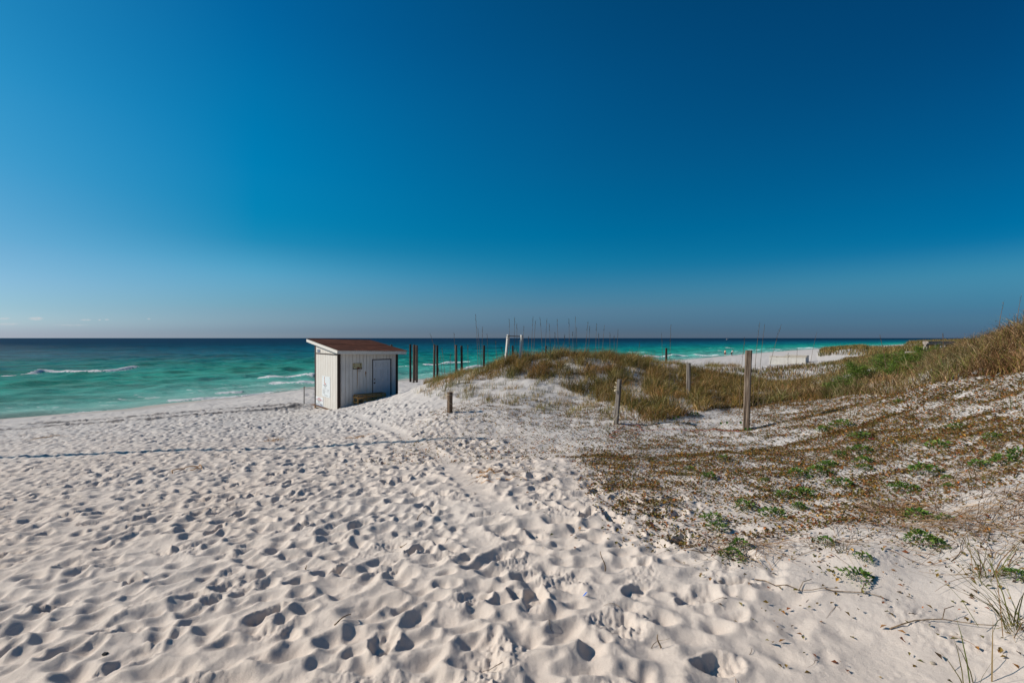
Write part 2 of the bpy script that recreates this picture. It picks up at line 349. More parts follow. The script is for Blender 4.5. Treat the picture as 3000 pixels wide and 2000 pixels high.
# the cord-like drag mark that runs down from the shed
drag = [unproj(px, py)[:2] for px, py in [(1015, 1207), (1060, 1222), (1130, 1250), (1195, 1285), (1250, 1315), (1300, 1345), (1340, 1385), (1400, 1440), (1470, 1490)]]
def along(R, line, width, dep, ridge, wob=0):
    line = np.array(line, float)
    for a, b in zip(line[:-1], line[1:]):
        m = (a + b) / 2; rad = np.linalg.norm(b - a) / 2 + width * 5; w = R.win(m[0], m[1], rad)
        if w is None: continue
        sl, X, Y = w; X = X + m[0]; Y = Y + m[1]; ab = b - a; t = np.clip(((X - a[0]) * ab[0] + (Y - a[1]) * ab[1]) / (ab @ ab), -.02, 1.02)
        dd = ((X - a[0]) * ab[1] - (Y - a[1]) * ab[0]) / np.linalg.norm(ab); tt = ((X - a[0]) * ab[0] + (Y - a[1]) * ab[1]) / (ab @ ab)
        on = (tt > -.0) & (tt < 1.0); q = np.exp(-(dd / width) ** 4) * on
        R.g[sl] = R.g[sl] * (1 - .85 * q) - dep * q + ridge * np.exp(-((np.abs(dd) - width * 1.5) / (width * .6)) ** 2) * on
along(RA, drag, .15, .018, .014)
RB = Relief(-70, 60, 13, 110, .05, 4)
nzB = spec_noise(RB.ny, RB.nx, RB.c, .12, 1.2, .6, 9)
RB.g += spec_noise(RB.ny, RB.nx, RB.c, .8, 8, 1.4, 10) * .03
r = RB.r
for _ in range(13000):
    x = r.uniform(-70, 60); y = 13 + 97 * r.random() ** 1.5
    RB.old(x, y, r.uniform(.11, .2), r.uniform(1.0, 1.8), r.normal(.6, .6), r.uniform(.05, .13))
RB.g += nzB * .010
TRK = []
for ln in ([(-60, 1266), (0, 1262), (150, 1250), (300, 1239), (450, 1228), (600, 1215), (750, 1203), (870, 1191)], [(-60, 1258), (0, 1253), (150, 1241), (300, 1229), (450, 1217), (600, 1203), (750, 1193), (880, 1182)]):
    ln = [unproj(px, py)[:2] for px, py in ln]; TRK.append(ln); along(RB, ln, .20, .10, .06); along(RA, ln, .20, .09, .05)
def micro(X, Y):
    wb = sstep(20, 23.5, Y); wb = np.maximum(wb, sstep(-18.5, -20.5, X)); wb = np.maximum(wb, sstep(10.5, 12.5, X))
    a = RA.sample(X, Y); b = RB.sample(X, Y); z = a * (1 - wb) + b * wb
    return z
def HG(X, Y):
    X = np.asarray(X, float); Y = np.asarray(Y, float); h = H0(X, Y); s = offshore(X, Y)
    return h + micro(X, Y) * sstep(-.3, -2.5, s)
def hg(x, y): return float(HG(np.array([x]), np.array([y]))[0])

def wnoise_(X, Y): return .5 + .25 * (np.sin(X * 7.1 + Y * 3.3) + np.sin(X * 2.9 - Y * 5.7))
def polar(fine_deg, step_deg, coarse_n, radii):
    a = np.radians(np.concatenate([np.arange(-fine_deg, fine_deg, step_deg), np.linspace(fine_deg, 360 - fine_deg, coarse_n, endpoint=False)]))
    A, Rr = np.meshgrid(a, radii); nA, nR = len(a), len(radii)
    X = Rr * np.sin(A); Y = Rr * np.cos(A)
    i = np.arange(nR - 1)[:, None] * nA; j = np.arange(nA)[None]; jn = (j + 1) % nA
    q = np.stack([i + j, i + jn, i + nA + jn, i + nA + j], -1).reshape(-1, 4)
    return X, Y, q, nA
# ------------------------------------------------------------------ sand
rad = list(np.exp(np.arange(math.log(1.1), math.log(85), .0046)));
rad += list(np.exp(np.arange(math.log(86), math.log(40000), .06)))
X, Y, q, nA = polar(58, .115, 40, np.array(rad))
X = X.ravel(); Y = Y.ravel(); Z = HG(X, Y); off = offshore(X, Y)
V = np.stack([X, Y, Z], 1); c0 = len(V); V = np.vstack([V, [[0, 0, float(H0(np.array([0.]), np.array([0.]))[0])]]])
tri = np.stack([np.full(nA, c0), (np.arange(nA) + 1) % nA, np.arange(nA)], 1)
m = Mt('sand', .95, .12); v = m.coord()
big = m.noise(v, .35, 4); sm = m.noise(v, 190, 3, .7); med = m.noise(v, 14, 5)
at = m.n('ShaderNodeAttribute'); at.attribute_name = 'cream'
c = m.mix(at.outputs['Fac'], (.50, .475, .455), (.59, .508, .44))
c = m.mix(m.ramp(big, [(.35, 0.0), (.7, .35)]), c, (.60, .565, .53))
c = m.mix(m.ramp(sm, [(.30, .32), (.5, 0.0)]), c, (.34, .28, .22))
at2 = m.n('ShaderNodeAttribute'); at2.attribute_name = 'wet'
c = m.mix(at2.outputs['Fac'], c, (.36, .33, .29)); at3 = m.n('ShaderNodeAttribute'); at3.attribute_name = 'track'; c = m.mix(m.math('MULTIPLY', at3.outputs['Fac'], m.ramp(m.noise(v, 3.0, 5), [(.32, .6), (.55, 1.0)])), c, (.135, .125, .125)); m.base(c)
hh = m.math('ADD', m.math('MULTIPLY', sm, .35), m.math('MULTIPLY', med, 1.0)); m.bump(hh, .75, .014)
cream = sstep(17, 5, Y) * sstep(3.6, .5, X - np.interp(Y, [0, 5, 12], [.8, .6, -3])); wet = sstep(-2.2, -.1, off) * .75
trk = np.zeros(len(X)); nb = np.where((Y > 14) & (Y < 30) & (X < -4) & (X > -40))[0]
for ln in TRK:                                # two wheel tracks that have turned up damp, darker sand
    for a, b in zip(ln[:-1], ln[1:]):
        a = np.array(a); b = np.array(b); ab = b - a; L2 = ab @ ab; t = np.clip(((X[nb] - a[0]) * ab[0] + (Y[nb] - a[1]) * ab[1]) / L2, 0, 1)
        d = np.hypot(X[nb] - a[0] - t * ab[0], Y[nb] - a[1] - t * ab[1]); trk[nb] = np.maximum(trk[nb], sstep(.40, .24, d + .10 * (wnoise_(X[nb], Y[nb]) - .5)) * .95)
o = np_mesh('sand', V, q, tri, m.m, smooth=True, attrs={'track': np.append(trk, 0), 'cream': np.append(cream, 1), 'wet': np.append(wet, 0)})
tag(o, kind='structure')

# ------------------------------------------------------------------ sea
rad = list(np.exp(np.arange(math.log(18), math.log(160), .0036))) + list(np.exp(np.arange(math.log(160.5), math.log(60000), .022)))
X, Y, q, nA = polar(58, .14, 30, np.array(rad)); X = X.ravel(); Y = Y.ravel()
s = offshore(X, Y); keep = s > -6
def on_sea(px, py):
    D = F * EYE / (py - HY); return ((px - CX) / F * D, D)
BRK = [([(-150, 1114), (0, 1101), (80, 1096), (120, 1091), (300, 1089), (395, 1080)], .30, .8), ([(752, 1112), (905, 1109), (925, 1109)], .34, .7), ([(790, 1125), (925, 1125)], .25, .6),
       ([(632, 1153), (712, 1150)], .12, .6), ([(490, 1173), (560, 1171), (700, 1162), (800, 1150)], .12, .55), ([(1240, 1069), (1290, 1067), (1375, 1064)], .30, .9),
       ([(1340, 1081), (1430, 1076), (1500, 1072)], .22, .7), ([(1160, 1072), (1230, 1070)], .12, .25), ([(2094, 1020.5), (2148, 1020)], .55, 2.4), ([(2070, 1021), (2090, 1020.5)], .3, 2), ([(2033, 1041), (2104, 1041)], .3, 1.5),
       ([(2190, 1026), (2245, 1025)], .45, 1.8), ([(1840, 1047), (1930, 1044), (2012, 1042)], .3, 1.5), ([(2240, 1024), (2293, 1024.5)], .45, 2.2),
       ([(2315, 1021), (2404, 1020.5)], .5, 2.6), ([(2046, 1031), (2066, 1030.5)], .3, 1.6), ([(2094, 1030), (2130, 1029.5)], .3, 1.6), ([(1836, 1033), (1910, 1033)], .3, 1.6), ([(2120, 1032), (2400, 1027)], .15, .8), ([(-150, 1100), (0, 1090)], .3, .8)]
z = np.zeros(len(X)); foam = np.zeros(len(X))
near = np.where((s > -6) & (np.hypot(X, Y) < 900))[0]
xn, yn, sn = X[near], Y[near], s[near]
r2 = np.random.default_rng(5); zz = np.zeros(len(xn))
amp = sstep(-.5, 10, sn); dist = np.hypot(xn, yn)
for k in range(34):
    lam = r2.uniform(.9, 9) if k < 26 else r2.uniform(9, 22); a = r2.normal(2.45, .55); kx, ky = math.cos(a) * 2 * math.pi / lam, math.sin(a) * 2 * math.pi / lam
    A = .0125 * lam ** .60 * (1 if k < 26 else .8); ph = r2.uniform(0, 7)
    fade = sstep(lam * 70, lam * 25, dist)
    t = kx * xn + ky * yn + ph + .8 * np.sin(.31 * xn * math.sin(a) + .27 * yn * math.cos(a) + ph)
    zz += A * fade * (1 - np.abs(np.sin(t / 2)) * 2 + .27)
zz = zz * (.3 + .9 * amp)
fz = np.zeros(len(xn)); bz = np.zeros(len(xn))
for ln, hgt, wd in BRK:
    P2 = [on_sea(*p) for p in ln]
    for a, b in zip(P2[:-1], P2[1:]):
        a = np.array(a); b = np.array(b); ab = b - a; Ln = np.linalg.norm(ab); wob = .22 * wd * np.sin(xn * .9 / wd + yn * .3) + .10 * wd * np.sin(xn * 2.9 / wd)
        t = ((xn - a[0]) * ab[0] + (yn - a[1]) * ab[1]) / Ln ** 2; dd = ((xn - a[0]) * ab[1] - (yn - a[1]) * ab[0]) / Ln + wob   # + = shoreward
        e = .06; inside = sstep(-e, e, t) * sstep(1 + e, 1 - e, t)
        prof = np.where(dd > 0, np.exp(-(dd / (wd * .55)) ** 2), np.exp(-(dd / (wd * 1.9)) ** 2))
        bz = np.maximum(bz, hgt * prof * inside * (.82 + .18 * np.sin(xn * 1.3 / wd)))
        fz = np.maximum(fz, inside * np.where(dd > 0, np.exp(-(dd / (wd * 1.2)) ** 2), np.exp(-(dd / (wd * .45)) ** 2)))
z[near] = zz + bz; foam[near] = fz
swash = np.exp(-((s - .25) / .35) ** 2) * .8
foam = np.maximum(foam, swash * (.35 + .65 * (np.sin(X * .21) > .1)))
lace = np.where((X > -32) & (X < 6), sstep(2, 5, s) * sstep(16, 8, s), 0) * .42
lace = np.maximum(lace, np.where((X < -30), sstep(1, 3, s) * sstep(9, 5, s), 0) * .38)
idx = -np.ones(len(X), int); kv = keep[q].any(1); q = q[kv]; used = np.unique(q); idx[used] = np.arange(len(used)); q = idx[q]
V = np.stack([X, Y, z], 1)[used]; s = s[used]; foam = foam[used]; lace = lace[used]
m = Mt('sea_water', .16, .5); m.p.inputs['IOR'].default_value = 1.33
pos = m.n('ShaderNodeNewGeometry').outputs['Position']
def mapv(vec, scale, rot=0):
    k = m.n('ShaderNodeMapping'); k.inputs['Scale'].default_value = scale; k.inputs['Rotation'].default_value = (0, 0, rot); m.l(vec, k.inputs[0]); return k.outputs[0]
sa = m.n('ShaderNodeAttribute'); sa.attribute_name = 'offshore'; sv = sa.outputs['Fac']
ROT = -.86
n1 = m.noise(mapv(pos, (.012, .045, 1), ROT), 1, 4); n2 = m.noise(mapv(pos, (.05, .16, 1), ROT), 1, 5, .6); n3 = m.noise(mapv(pos, (.5, 1.3, 1), ROT), 1, 5, .65)
lg = m.math('MULTIPLY', m.math('LOGARITHM', m.math('ADD', sv, 1.5), 10.0), 1 / 3.6)
lg = m.math('ADD', lg, m.math('MULTIPLY_ADD', n1, .17, -.085)); lg = m.math('ADD', lg, m.math('MULTIPLY_ADD', n2, .08, -.04)); lg = m.math('ADD', lg, m.math('MULTIPLY_ADD', n3, .20, -.10))
def lp(x): return math.log10(x + 1.5) / 3.6
WATER = [(0.0, (.26, .40, .36)), (lp(3), (.22, .50, .44)), (lp(12), (.085, .43, .365)), (lp(30), (.016, .345, .275)), (lp(55), (.004, .24, .22)), (lp(90), (.001, .155, .19)), (lp(170), (.0006, .095, .15)), (lp(320), (.0005, .045, .085)), (lp(700), (.0005, .025, .062)), (1.0, (.0005, .020, .058))]
#WATER#
wc = m.ramp(lg, WATER)
dk = m.ramp(n2, [(.36, .55), (.56, 1.12)]); wc = m.mix(1.0, wc, dk, 'MULTIPLY')
fa = m.n('ShaderNodeAttribute'); fa.attribute_name = 'foam'; la = m.n('ShaderNodeAttribute'); la.attribute_name = 'lace'
fn = m.noise(mapv(pos, (1, 1, 1)), 2.6, 7, .7); fn2 = m.noise(mapv(pos, (.35, .9, 1), ROT), 1.6, 6, .72)
fm = m.ramp(m.math('ADD', m.math('MULTIPLY', fa.outputs['Fac'], 1.0), m.math('MULTIPLY_ADD', fn, 2.6, -1.45)), [(.42, 0.0), (.60, 1.0)])
lm = m.ramp(m.math('ADD', m.math('MULTIPLY', la.outputs['Fac'], .55), m.math('MULTIPLY_ADD', fn2, 1.3, -.55)), [(.40, 0.0), (.52, .8)])
sp = m.noise(mapv(pos, (.16, .5, 1), ROT), 1.0, 8, .75); cap = m.ramp(sp, [(.70, 0.0), (.74, .8)])
ff = m.math('MAXIMUM', m.math('MAXIMUM', fm, lm), cap)
wc = m.mix(ff, wc, (.88, .89, .89)); m.base(wc)
m.l(m.ramp(ff, [(0, .2), (1, .9)]), m.p.inputs['Roughness'])
SPEC = .055
m.p.inputs['Specular IOR Level'].default_value = SPEC
dfs = m.n('ShaderNodeBsdfDiffuse'); gls = m.n('ShaderNodeBsdfGlossy'); gls.inputs['Roughness'].default_value = .28; mxs = m.n('ShaderNodeMixShader')
m.l(wc, dfs.inputs['Color']); lw = m.n('ShaderNodeLayerWeight'); lw.inputs['Blend'].default_value = .35
m.l(m.math('MULTIPLY', m.ramp(lw.outputs['Facing'], [(.55, .02), (.92, .07), (1.0, .10)]), m.math('SUBTRACT', 1.0, ff)), mxs.inputs[0])
m.l(dfs.outputs[0], mxs.inputs[1]); m.l(gls.outputs[0], mxs.inputs[2]); m.l(mxs.outputs[0], m.o.inputs[0])
w1 = m.noise(mapv(pos, (.5, 1.6, 1), ROT), 1.1, 8, .72); w2 = m.noise(mapv(pos, (2.0, 5, 1), ROT), 1.5, 6, .7)
m.bump(m.math('ADD', w1, m.math('MULTIPLY', w2, .35)), 1.0, .55); bn_ = m.p.inputs['Normal'].links[0].from_socket; m.l(bn_, dfs.inputs['Normal']); m.l(bn_, gls.inputs['Normal'])
o = np_mesh('sea', V, q, None, m.m, smooth=True, attrs={'offshore': np.maximum(s, 0), 'foam': foam, 'lace': lace}); tag(o, kind='structure')
# ------------------------------------------------------------------ plants: builders
def inpoly(px, py, poly):
    poly = np.array(poly, float); c = np.zeros(px.shape, bool); j = len(poly) - 1
    for i in range(len(poly)):
        xi, yi = poly[i]; xj, yj = poly[j]
        c ^= ((yi > py) != (yj > py)) & (px < (xj - xi) * (py - yi) / (yj - yi + 1e-12) + xi); j = i
    return c
def wnoise(X, Y, lam, seed, n=14):            # smooth random field over the land, about 0..1
    r = np.random.default_rng(seed); z = np.zeros(X.shape)
    for _ in range(n):
        a = r.uniform(0, 2 * math.pi); l = lam * r.uniform(.6, 1.8); z += np.sin((X * math.cos(a) + Y * math.sin(a)) * 2 * math.pi / l + r.uniform(0, 7))
    return np.clip(.5 + z / math.sqrt(n) * .36, 0, 1)
def scatter(n, x0, x1, y0, y1, dens, seed, warp=1.0):
    r = np.random.default_rng(seed); X = r.uniform(x0, x1, n); Y = y0 + (y1 - y0) * r.random(n) ** warp
    Z = H0(X, Y); px, py = proj(X, Y, Z); k = r.random(n) < dens(px, py, X, Y, Z); X, Y = X[k], Y[k]
    return X, Y, HG(X, Y), r
GRASS = np.array([(.34, .23, .075), (.25, .19, .055), (.17, .165, .04), (.40, .26, .10), (.55, .42, .21), (.20, .115, .04), (.11, .13, .03)])
DRY = np.array([(.28, .175, .08), (.38, .26, .14), (.18, .10, .045), (.50, .36, .21), (.22, .19, .06), (.11, .065, .03), (.16, .17, .04)])
def blade_arrays(X, Y, Z, h, w, r, lean=(.1, .5), wind=(0., 0.), pal=GRASS, pw=None, tilt0=.15, droop=1.0):
    n = len(X); a = r.uniform(0, 2 * math.pi, n); lx = np.cos(a); ly = np.sin(a); le = r.uniform(*lean, n) * h
    dx = lx * le + wind[0] * h; dy = ly * le + wind[1] * h; fa = r.uniform(0, math.pi, n); wx = np.cos(fa) * w * .5; wy = np.sin(fa) * w * .5
    T = np.array([0, .35, .7, 1.0]); Wd = np.array([.9, 1, .65, 0]); Vs = []
    for t, ww in zip(T, Wd):
        f = tilt0 * t + (1 - tilt0) * t * t
        cx_ = X + dx * f; cy_ = Y + dy * f; cz = Z - .01 + h * (t - droop * .25 * np.hypot(dx, dy) / np.maximum(h, 1e-3) * t * t)
        if ww > 0: Vs += [np.stack([cx_ - wx * ww, cy_ - wy * ww, cz], 1), np.stack([cx_ + wx * ww, cy_ + wy * ww, cz], 1)]
        else: Vs.append(np.stack([cx_, cy_, cz], 1))
    V = np.stack(Vs, 1).reshape(-1, 3); b = (np.arange(n) * 7)[:, None]
    q = np.concatenate([b + [0, 1, 3, 2], b + [2, 3, 5, 4]]); t = b + [4, 5, 6]
    c = pal[r.choice(len(pal), n, p=pw)] * r.uniform(.6, 1.35, (n, 1)) * ((.55 + .9 * wnoise(X, Y, .7, 77))[:, None] * np.stack([.8 + .4 * wnoise(X, Y, 1.6, 78), np.ones(n), np.ones(n)], 1) if n > 500 else 1.0); c = np.repeat(c, 7, 0)
    return V, q, t, c
def leaf_arrays(X, Y, Z, L_, W_, r, pal, pw=None, up=(0, .5), flat=True, az=None, lift=.3):
    n = len(X); a = r.uniform(0, 2 * math.pi, n) if az is None else az; e = r.uniform(*up, n); d = np.stack([np.cos(a) * np.cos(e), np.sin(a) * np.cos(e), np.sin(e)], 1)
    s_ = np.stack([-np.sin(a), np.cos(a), r.normal(0, .25, n)], 1); nn = np.cross(d, s_); P0 = np.stack([X, Y, Z], 1); L_ = L_[:, None]; W_ = W_[:, None]
    V = np.stack([P0, P0 + d * L_ * .45 + s_ * W_ * .5 + nn * W_ * lift, P0 + d * L_ * 1.0 - nn * L_ * .06, P0 + d * L_ * .45 - s_ * W_ * .5 + nn * W_ * lift], 1).reshape(-1, 3)
    b = (np.arange(n) * 4)[:, None]; t = np.concatenate([b + [0, 1, 2], b + [0, 2, 3]])
    c = pal[r.choice(len(pal), n, p=pw)] * r.uniform(.7, 1.35, (n, 1)); return V, np.zeros((0, 4), int), t, np.repeat(c, 4, 0)
def ribbons(X, Y, r, length, w, pal, seg=6, wob=.5, lift=.012, rise=0.0, pw=None, az=None):     # stems and straws lying on (or rising off) the sand
    n = len(X); a = r.uniform(0, 2 * math.pi, n) if az is None else az; ws = w * r.uniform(.6, 1.3, n); st = length / seg; px, py = X.copy(), Y.copy(); Ps = []
    lf = r.uniform(.3, 1.6, n)
    for k in range(seg + 1):
        t = k / seg; z = HG(px, py) + lift * lf * (4 * t * (1 - t) + .12) + rise * lf * length * t
        Ps.append(np.stack([px, py, z], 1)); a = a + r.normal(0, wob, n); px = px + np.cos(a) * st; py = py + np.sin(a) * st
    P = np.stack(Ps, 1); m_ = seg + 1; T = np.gradient(P, axis=1); sd_ = np.stack([-T[..., 1], T[..., 0], np.zeros_like(T[..., 0])], -1); sd_ /= np.maximum(np.linalg.norm(sd_, axis=-1, keepdims=True), 1e-9)
    tp = np.linspace(1, .35, m_)[None, :, None] * ws[:, None, None] * .5
    A = P - sd_ * tp; B = P + sd_ * tp; Cc = P + np.array([0, 0, 1]) * tp * 1.2
    V = np.stack([A, Cc, B], 2).reshape(-1, 3); b = (np.arange(n) * m_ * 3)[:, None, None] + (np.arange(seg) * 3)[None, :, None]
    q = np.concatenate([(b + [0, 1, 4, 3]).reshape(-1, 4), (b + [1, 2, 5, 4]).reshape(-1, 4)]); c = pal[r.choice(len(pal), n, p=pw)] * r.uniform(.7, 1.3, (n, 1))
    return V, q, np.zeros((0, 3), int), np.repeat(c, m_ * 3, 0)
def join(parts):
    Vs, qs, ts, cs, o_ = [], [], [], [], 0
    for V, q, t, c in parts: Vs.append(V); qs.append(np.asarray(q) + o_); ts.append(np.asarray(t) + o_); cs.append(c); o_ += len(V)
    return np.vstack(Vs), np.vstack(qs), np.vstack(ts), np.vstack(cs)
def stuff(name, parts, mat):
    V, q, t, c = join(parts); o = np_mesh(name, V, q, t, mat, cols=c, smooth=False); tag(o, kind='stuff'); return o
M_GRASS = vcol('dune_grass', .75, .12, .30); M_LEAF = vcol('leaf', .5, .3, .25); M_STEM = vcol('dry_stem', .85, .1, 0)

# ------------------------------------------------------------------ dune grass (nobody could count it)
DUNE = [(1395, 1096), (1440, 1070), (1500, 1054), (1600, 1040), (1680, 1036), (1760, 1043), (1850, 1052), (1930, 1066), (2010, 1078), (2080, 1092), (2200, 1112), (2310, 1128), (2440, 1140), (2440, 1166), (2330, 1178),
        (2240, 1188), (2100, 1200), (2020, 1216), (1930, 1240), (1870, 1242), (1840, 1216), (1815, 1192), (1760, 1182), (1700, 1160), (1640, 1136), (1580, 1116), (1500, 1108), (1440, 1112)]
BARE = [[(1700, 1052), (1740, 1050), (1790, 1062), (1830, 1078), (1800, 1084), (1740, 1076)], [(1900, 1062), (1990, 1068), (2010, 1078), (1960, 1088), (1900, 1075)], [(2085, 1062), (2200, 1082), (2210, 1090), (2120, 1090), (2060, 1078)]]
def d_dune(px, py, X, Y, Z):
    d = np.where(inpoly(px, py, DUNE) & (Y < 33), 1.0, 0); n1 = wnoise(X, Y, 1.3, 1); n2 = wnoise(X, Y, .5, 2)
    for b in BARE: d = np.where(inpoly(px, py, b), .12, d)
    return d * (.16 + .90 * sstep(.32, .54, n1)) * (.28 + .75 * sstep(.34, .58, n2))
X, Y, Z, r = scatter(560000, -4, 18, 9.8, 33, d_dune, 21)
px, py = proj(X, Y, Z); hh_ = (.13 + .52 * wnoise(X, Y, 1.1, 3) ** 1.2) * r.uniform(.45, 1.3, len(X)) + .09; hh_ *= np.interp(px, [1400, 1480, 1900, 2100, 2400], [.65, .85, .85, .68, .58])
parts = [blade_arrays(X, Y, Z, hh_, r.uniform(.007, .014, len(X)), r, (.2, 1.25), (.12, -.05), pal=GRASS * np.array([.86, .82, .80]))]
def d_edge(px, py, X, Y, Z):                   # thin grass on the dune's left shoulder and down its sandy face
    a = inpoly(px, py, [(1235, 1122), (1290, 1106), (1400, 1086), (1460, 1070), (1470, 1106), (1400, 1116), (1330, 1132), (1250, 1138)]) & (Y < 22)
    b = inpoly(px, py, [(1210, 1150), (1300, 1130), (1420, 1112), (1600, 1112), (1740, 1160), (1840, 1200), (1850, 1236), (1760, 1246), (1640, 1215), (1500, 1190), (1380, 1180), (1260, 1165)])
    n = wnoise(X, Y, .55, 5); return np.where(a, .50 * sstep(.4, .6, n), 0) + np.where(b, .30 * sstep(.54, .72, n), 0)
X, Y, Z, r = scatter(200000, -5, 4, 9.5, 22, d_edge, 22); px, py = proj(X, Y, Z)
parts.append(blade_arrays(X, Y, Z, r.uniform(.08, .34, len(X)) * np.where(px < 1400, 1.15, .8), r.uniform(.005, .010, len(X)), r, (.1, .8), (.1, 0), pal=GRASS))
def d_flat(px, py, X, Y, Z):                   # the grassy flat between the dune and the far mounds
    a = inpoly(px, py, [(2040, 1086), (2240, 1082), (2400, 1072), (2480, 1052), (2620, 1040), (2760, 1030), (2760, 1080), (2560, 1110), (2440, 1150), (2300, 1150), (2100, 1120)]) & (Y > 13)
    return np.where(a, .18 + .82 * sstep(.38, .6, wnoise(X, Y, 2.6, 6)), 0)
X, Y, Z, r = scatter(230000, 7, 46, 14, 60, d_flat, 23, 1.2)
parts.append(blade_arrays(X, Y, Z, r.uniform(.10, .36, len(X)) * (.7 + .010 * Y), .010 + .0006 * Y, r, (.1, .8), pal=np.vstack([DRY, GRASS]) * .72))
def d_far(px, py, X, Y, Z):                    # far mounds with grass on top
    a = inpoly(px, py, [(2395, 1046), (2405, 1026), (2440, 1016), (2500, 1014), (2560, 1020), (2620, 1020), (2680, 1002), (2780, 998), (2990, 990), (2990, 1030), (2700, 1036), (2560, 1048), (2500, 1042), (2440, 1040)])
    return np.where(a, .25 + .75 * sstep(.3, .55, wnoise(X, Y, 6, 7)), 0) * (Z > 1.6)
X, Y, Z, r = scatter(110000, 42, 130, 56, 130, d_far, 24)
parts.append(blade_arrays(X, Y, Z, r.uniform(.35, 1.0, len(X)), .06, r, (.1, .6), pal=GRASS * .72))
stuff('dune_grass', parts, M_GRASS)

# ------------------------------------------------------------------ brown brush on the right-hand slope
BR = [(2180, 1188), (2320, 1172), (2420, 1166), (2520, 1158), (2620, 1150), (2700, 1130), (2790, 1116), (2860, 1104), (2930, 1098), (3080, 1082), (3140, 1000), (3100, 940), (2980, 985), (2900, 1000), (2840, 1012), (2760, 1030), (2640, 1050), (2560, 1072), (2460, 1100), (2400, 1128), (2300, 1150)]
def d_brush(px, py, X, Y, Z): return np.where(inpoly(px, py, BR) & (Y < 24), .42 + .58 * sstep(.3, .55, wnoise(X, Y, .9, 8)), 0) * np.where((px > 2430) & (px < 2730) & (py < 1150) & (Y < 16), .22, 1.0)
X, Y, Z, r = scatter(520000, 3, 24, 6.3, 24, d_brush, 31); px, py = proj(X, Y, Z)
hh_ = r.uniform(.12, .42, len(X)) * (.6 + .7 * wnoise(X, Y, 1.7, 9)) * np.interp(px, [2200, 2500, 2640, 2800, 2860, 3000], [.7, .7, .62, .62, .8, .85]) * (.55 + .9 * wnoise(X, Y, .6, 90))
xn_ = sstep(14, 8, Y)
X2, Y2, Z2, r9 = scatter(240000, 5, 13, 6.0, 12, d_brush, 33); X = np.append(X, X2); Y = np.append(Y, Y2); Z = np.append(Z, Z2); hh_ = np.append(hh_, r9.uniform(.08, .36, len(X2)) * (.5 + 1.0 * wnoise(X2, Y2, .5, 91)))
k = r.random(len(X)) < .55
parts = [blade_arrays(X[k], Y[k], Z[k], hh_[k], r.uniform(.005, .012, k.sum()), r, (.2, 1.1), pal=DRY)]
xb, yb, zb, hb = X[~k], Y[~k], Z[~k], hh_[~k]; m_ = len(xb)
parts.append(leaf_arrays(xb + r.normal(0, .05, m_), yb + r.normal(0, .05, m_), zb + hb * r.random(m_) ** .7, r.uniform(.016, .038, m_), r.uniform(.008, .018, m_), r, DRY, up=(-1, 1)))
stuff('dry_brush', parts, M_GRASS)
# fringe of orange and olive leaves along the foot of the brush
VINE = np.array([(.20, .13, .032), (.15, .125, .027), (.09, .09, .02), (.30, .14, .034), (.46, .25, .04), (.52, .17, .03), (.22, .075, .03), (.08, .05, .025)])
VP = [.23, .19, .13, .16, .04, .02, .12, .11]
def vine_d(px, py, X, Y):
    n1 = wnoise(X, Y, 1.1, 41); n2 = wnoise(X, Y, .38, 42); n3 = wnoise(X, Y, .14, 43)
    left = np.interp(py, [1240, 1290, 1340, 1420, 1520, 1620, 1700], [1790, 1700, 1660, 1680, 1780, 1960, 2250])
    a = sstep(-20, 130, px - left) * sstep(1800, 1580, py) * sstep(1225, 1262, py + (px < 2100) * 0 + np.clip((px - 2150) * .13, 0, 90))
    core = np.exp(-((py - 1345 + (px - 2000) * .02) / 52) ** 2) * sstep(1700, 1850, px) * sstep(2560, 2350, px)
    core2 = np.exp(-((py - 1330) / 130) ** 2) * sstep(2250, 2500, px)
    low = sstep(1560, 1480, py)
    d = a * (.26 + .34 * low) + core * .75 + core2 * .82
    d = d * (.18 + 1.25 * sstep(.33, .60, n1)) * (.10 + 1.4 * sstep(.37, .56, n2)) * (.25 + 1.2 * sstep(.42, .60, n3))
    fringe = np.exp(-((py - np.interp(px, [2180, 2420, 2620, 2700, 2870, 3000], [1192, 1172, 1160, 1134, 1104, 1082])) / 13) ** 2) * (px > 2120) * .9
    up = inpoly(px, py, [(2230, 1196), (2420, 1180), (2640, 1166), (2760, 1130), (3000, 1090), (3060, 1300), (2600, 1300), (2300, 1300), (2200, 1260)]) * 1.05 * (.16 + 1.4 * sstep(.36, .58, n2)) * (.3 + sstep(.35, .6, n1))
    mid = inpoly(px, py, [(1210, 1150), (1330, 1130), (1620, 1120), (1860, 1205), (1880, 1250), (1700, 1275), (1500, 1250), (1330, 1232), (1200, 1200)]) * .42 * sstep(.42, .62, n2) * (.4 + sstep(.4, .6, n3))
    wisp = inpoly(px, py, [(1120, 1190), (1330, 1215), (1600, 1260), (1720, 1300), (1700, 1500), (1880, 1640), (2300, 1800), (2900, 1960), (3000, 1960), (3000, 1500), (2400, 1560), (1900, 1500), (1600, 1400), (1420, 1330), (1260, 1250)]) * .055 * sstep(.45, .62, n2) * sstep(.3, .6, n1)
    return np.clip(np.maximum.reduce([d, fringe, up, mid, wisp]), 0, 1)
parts = []
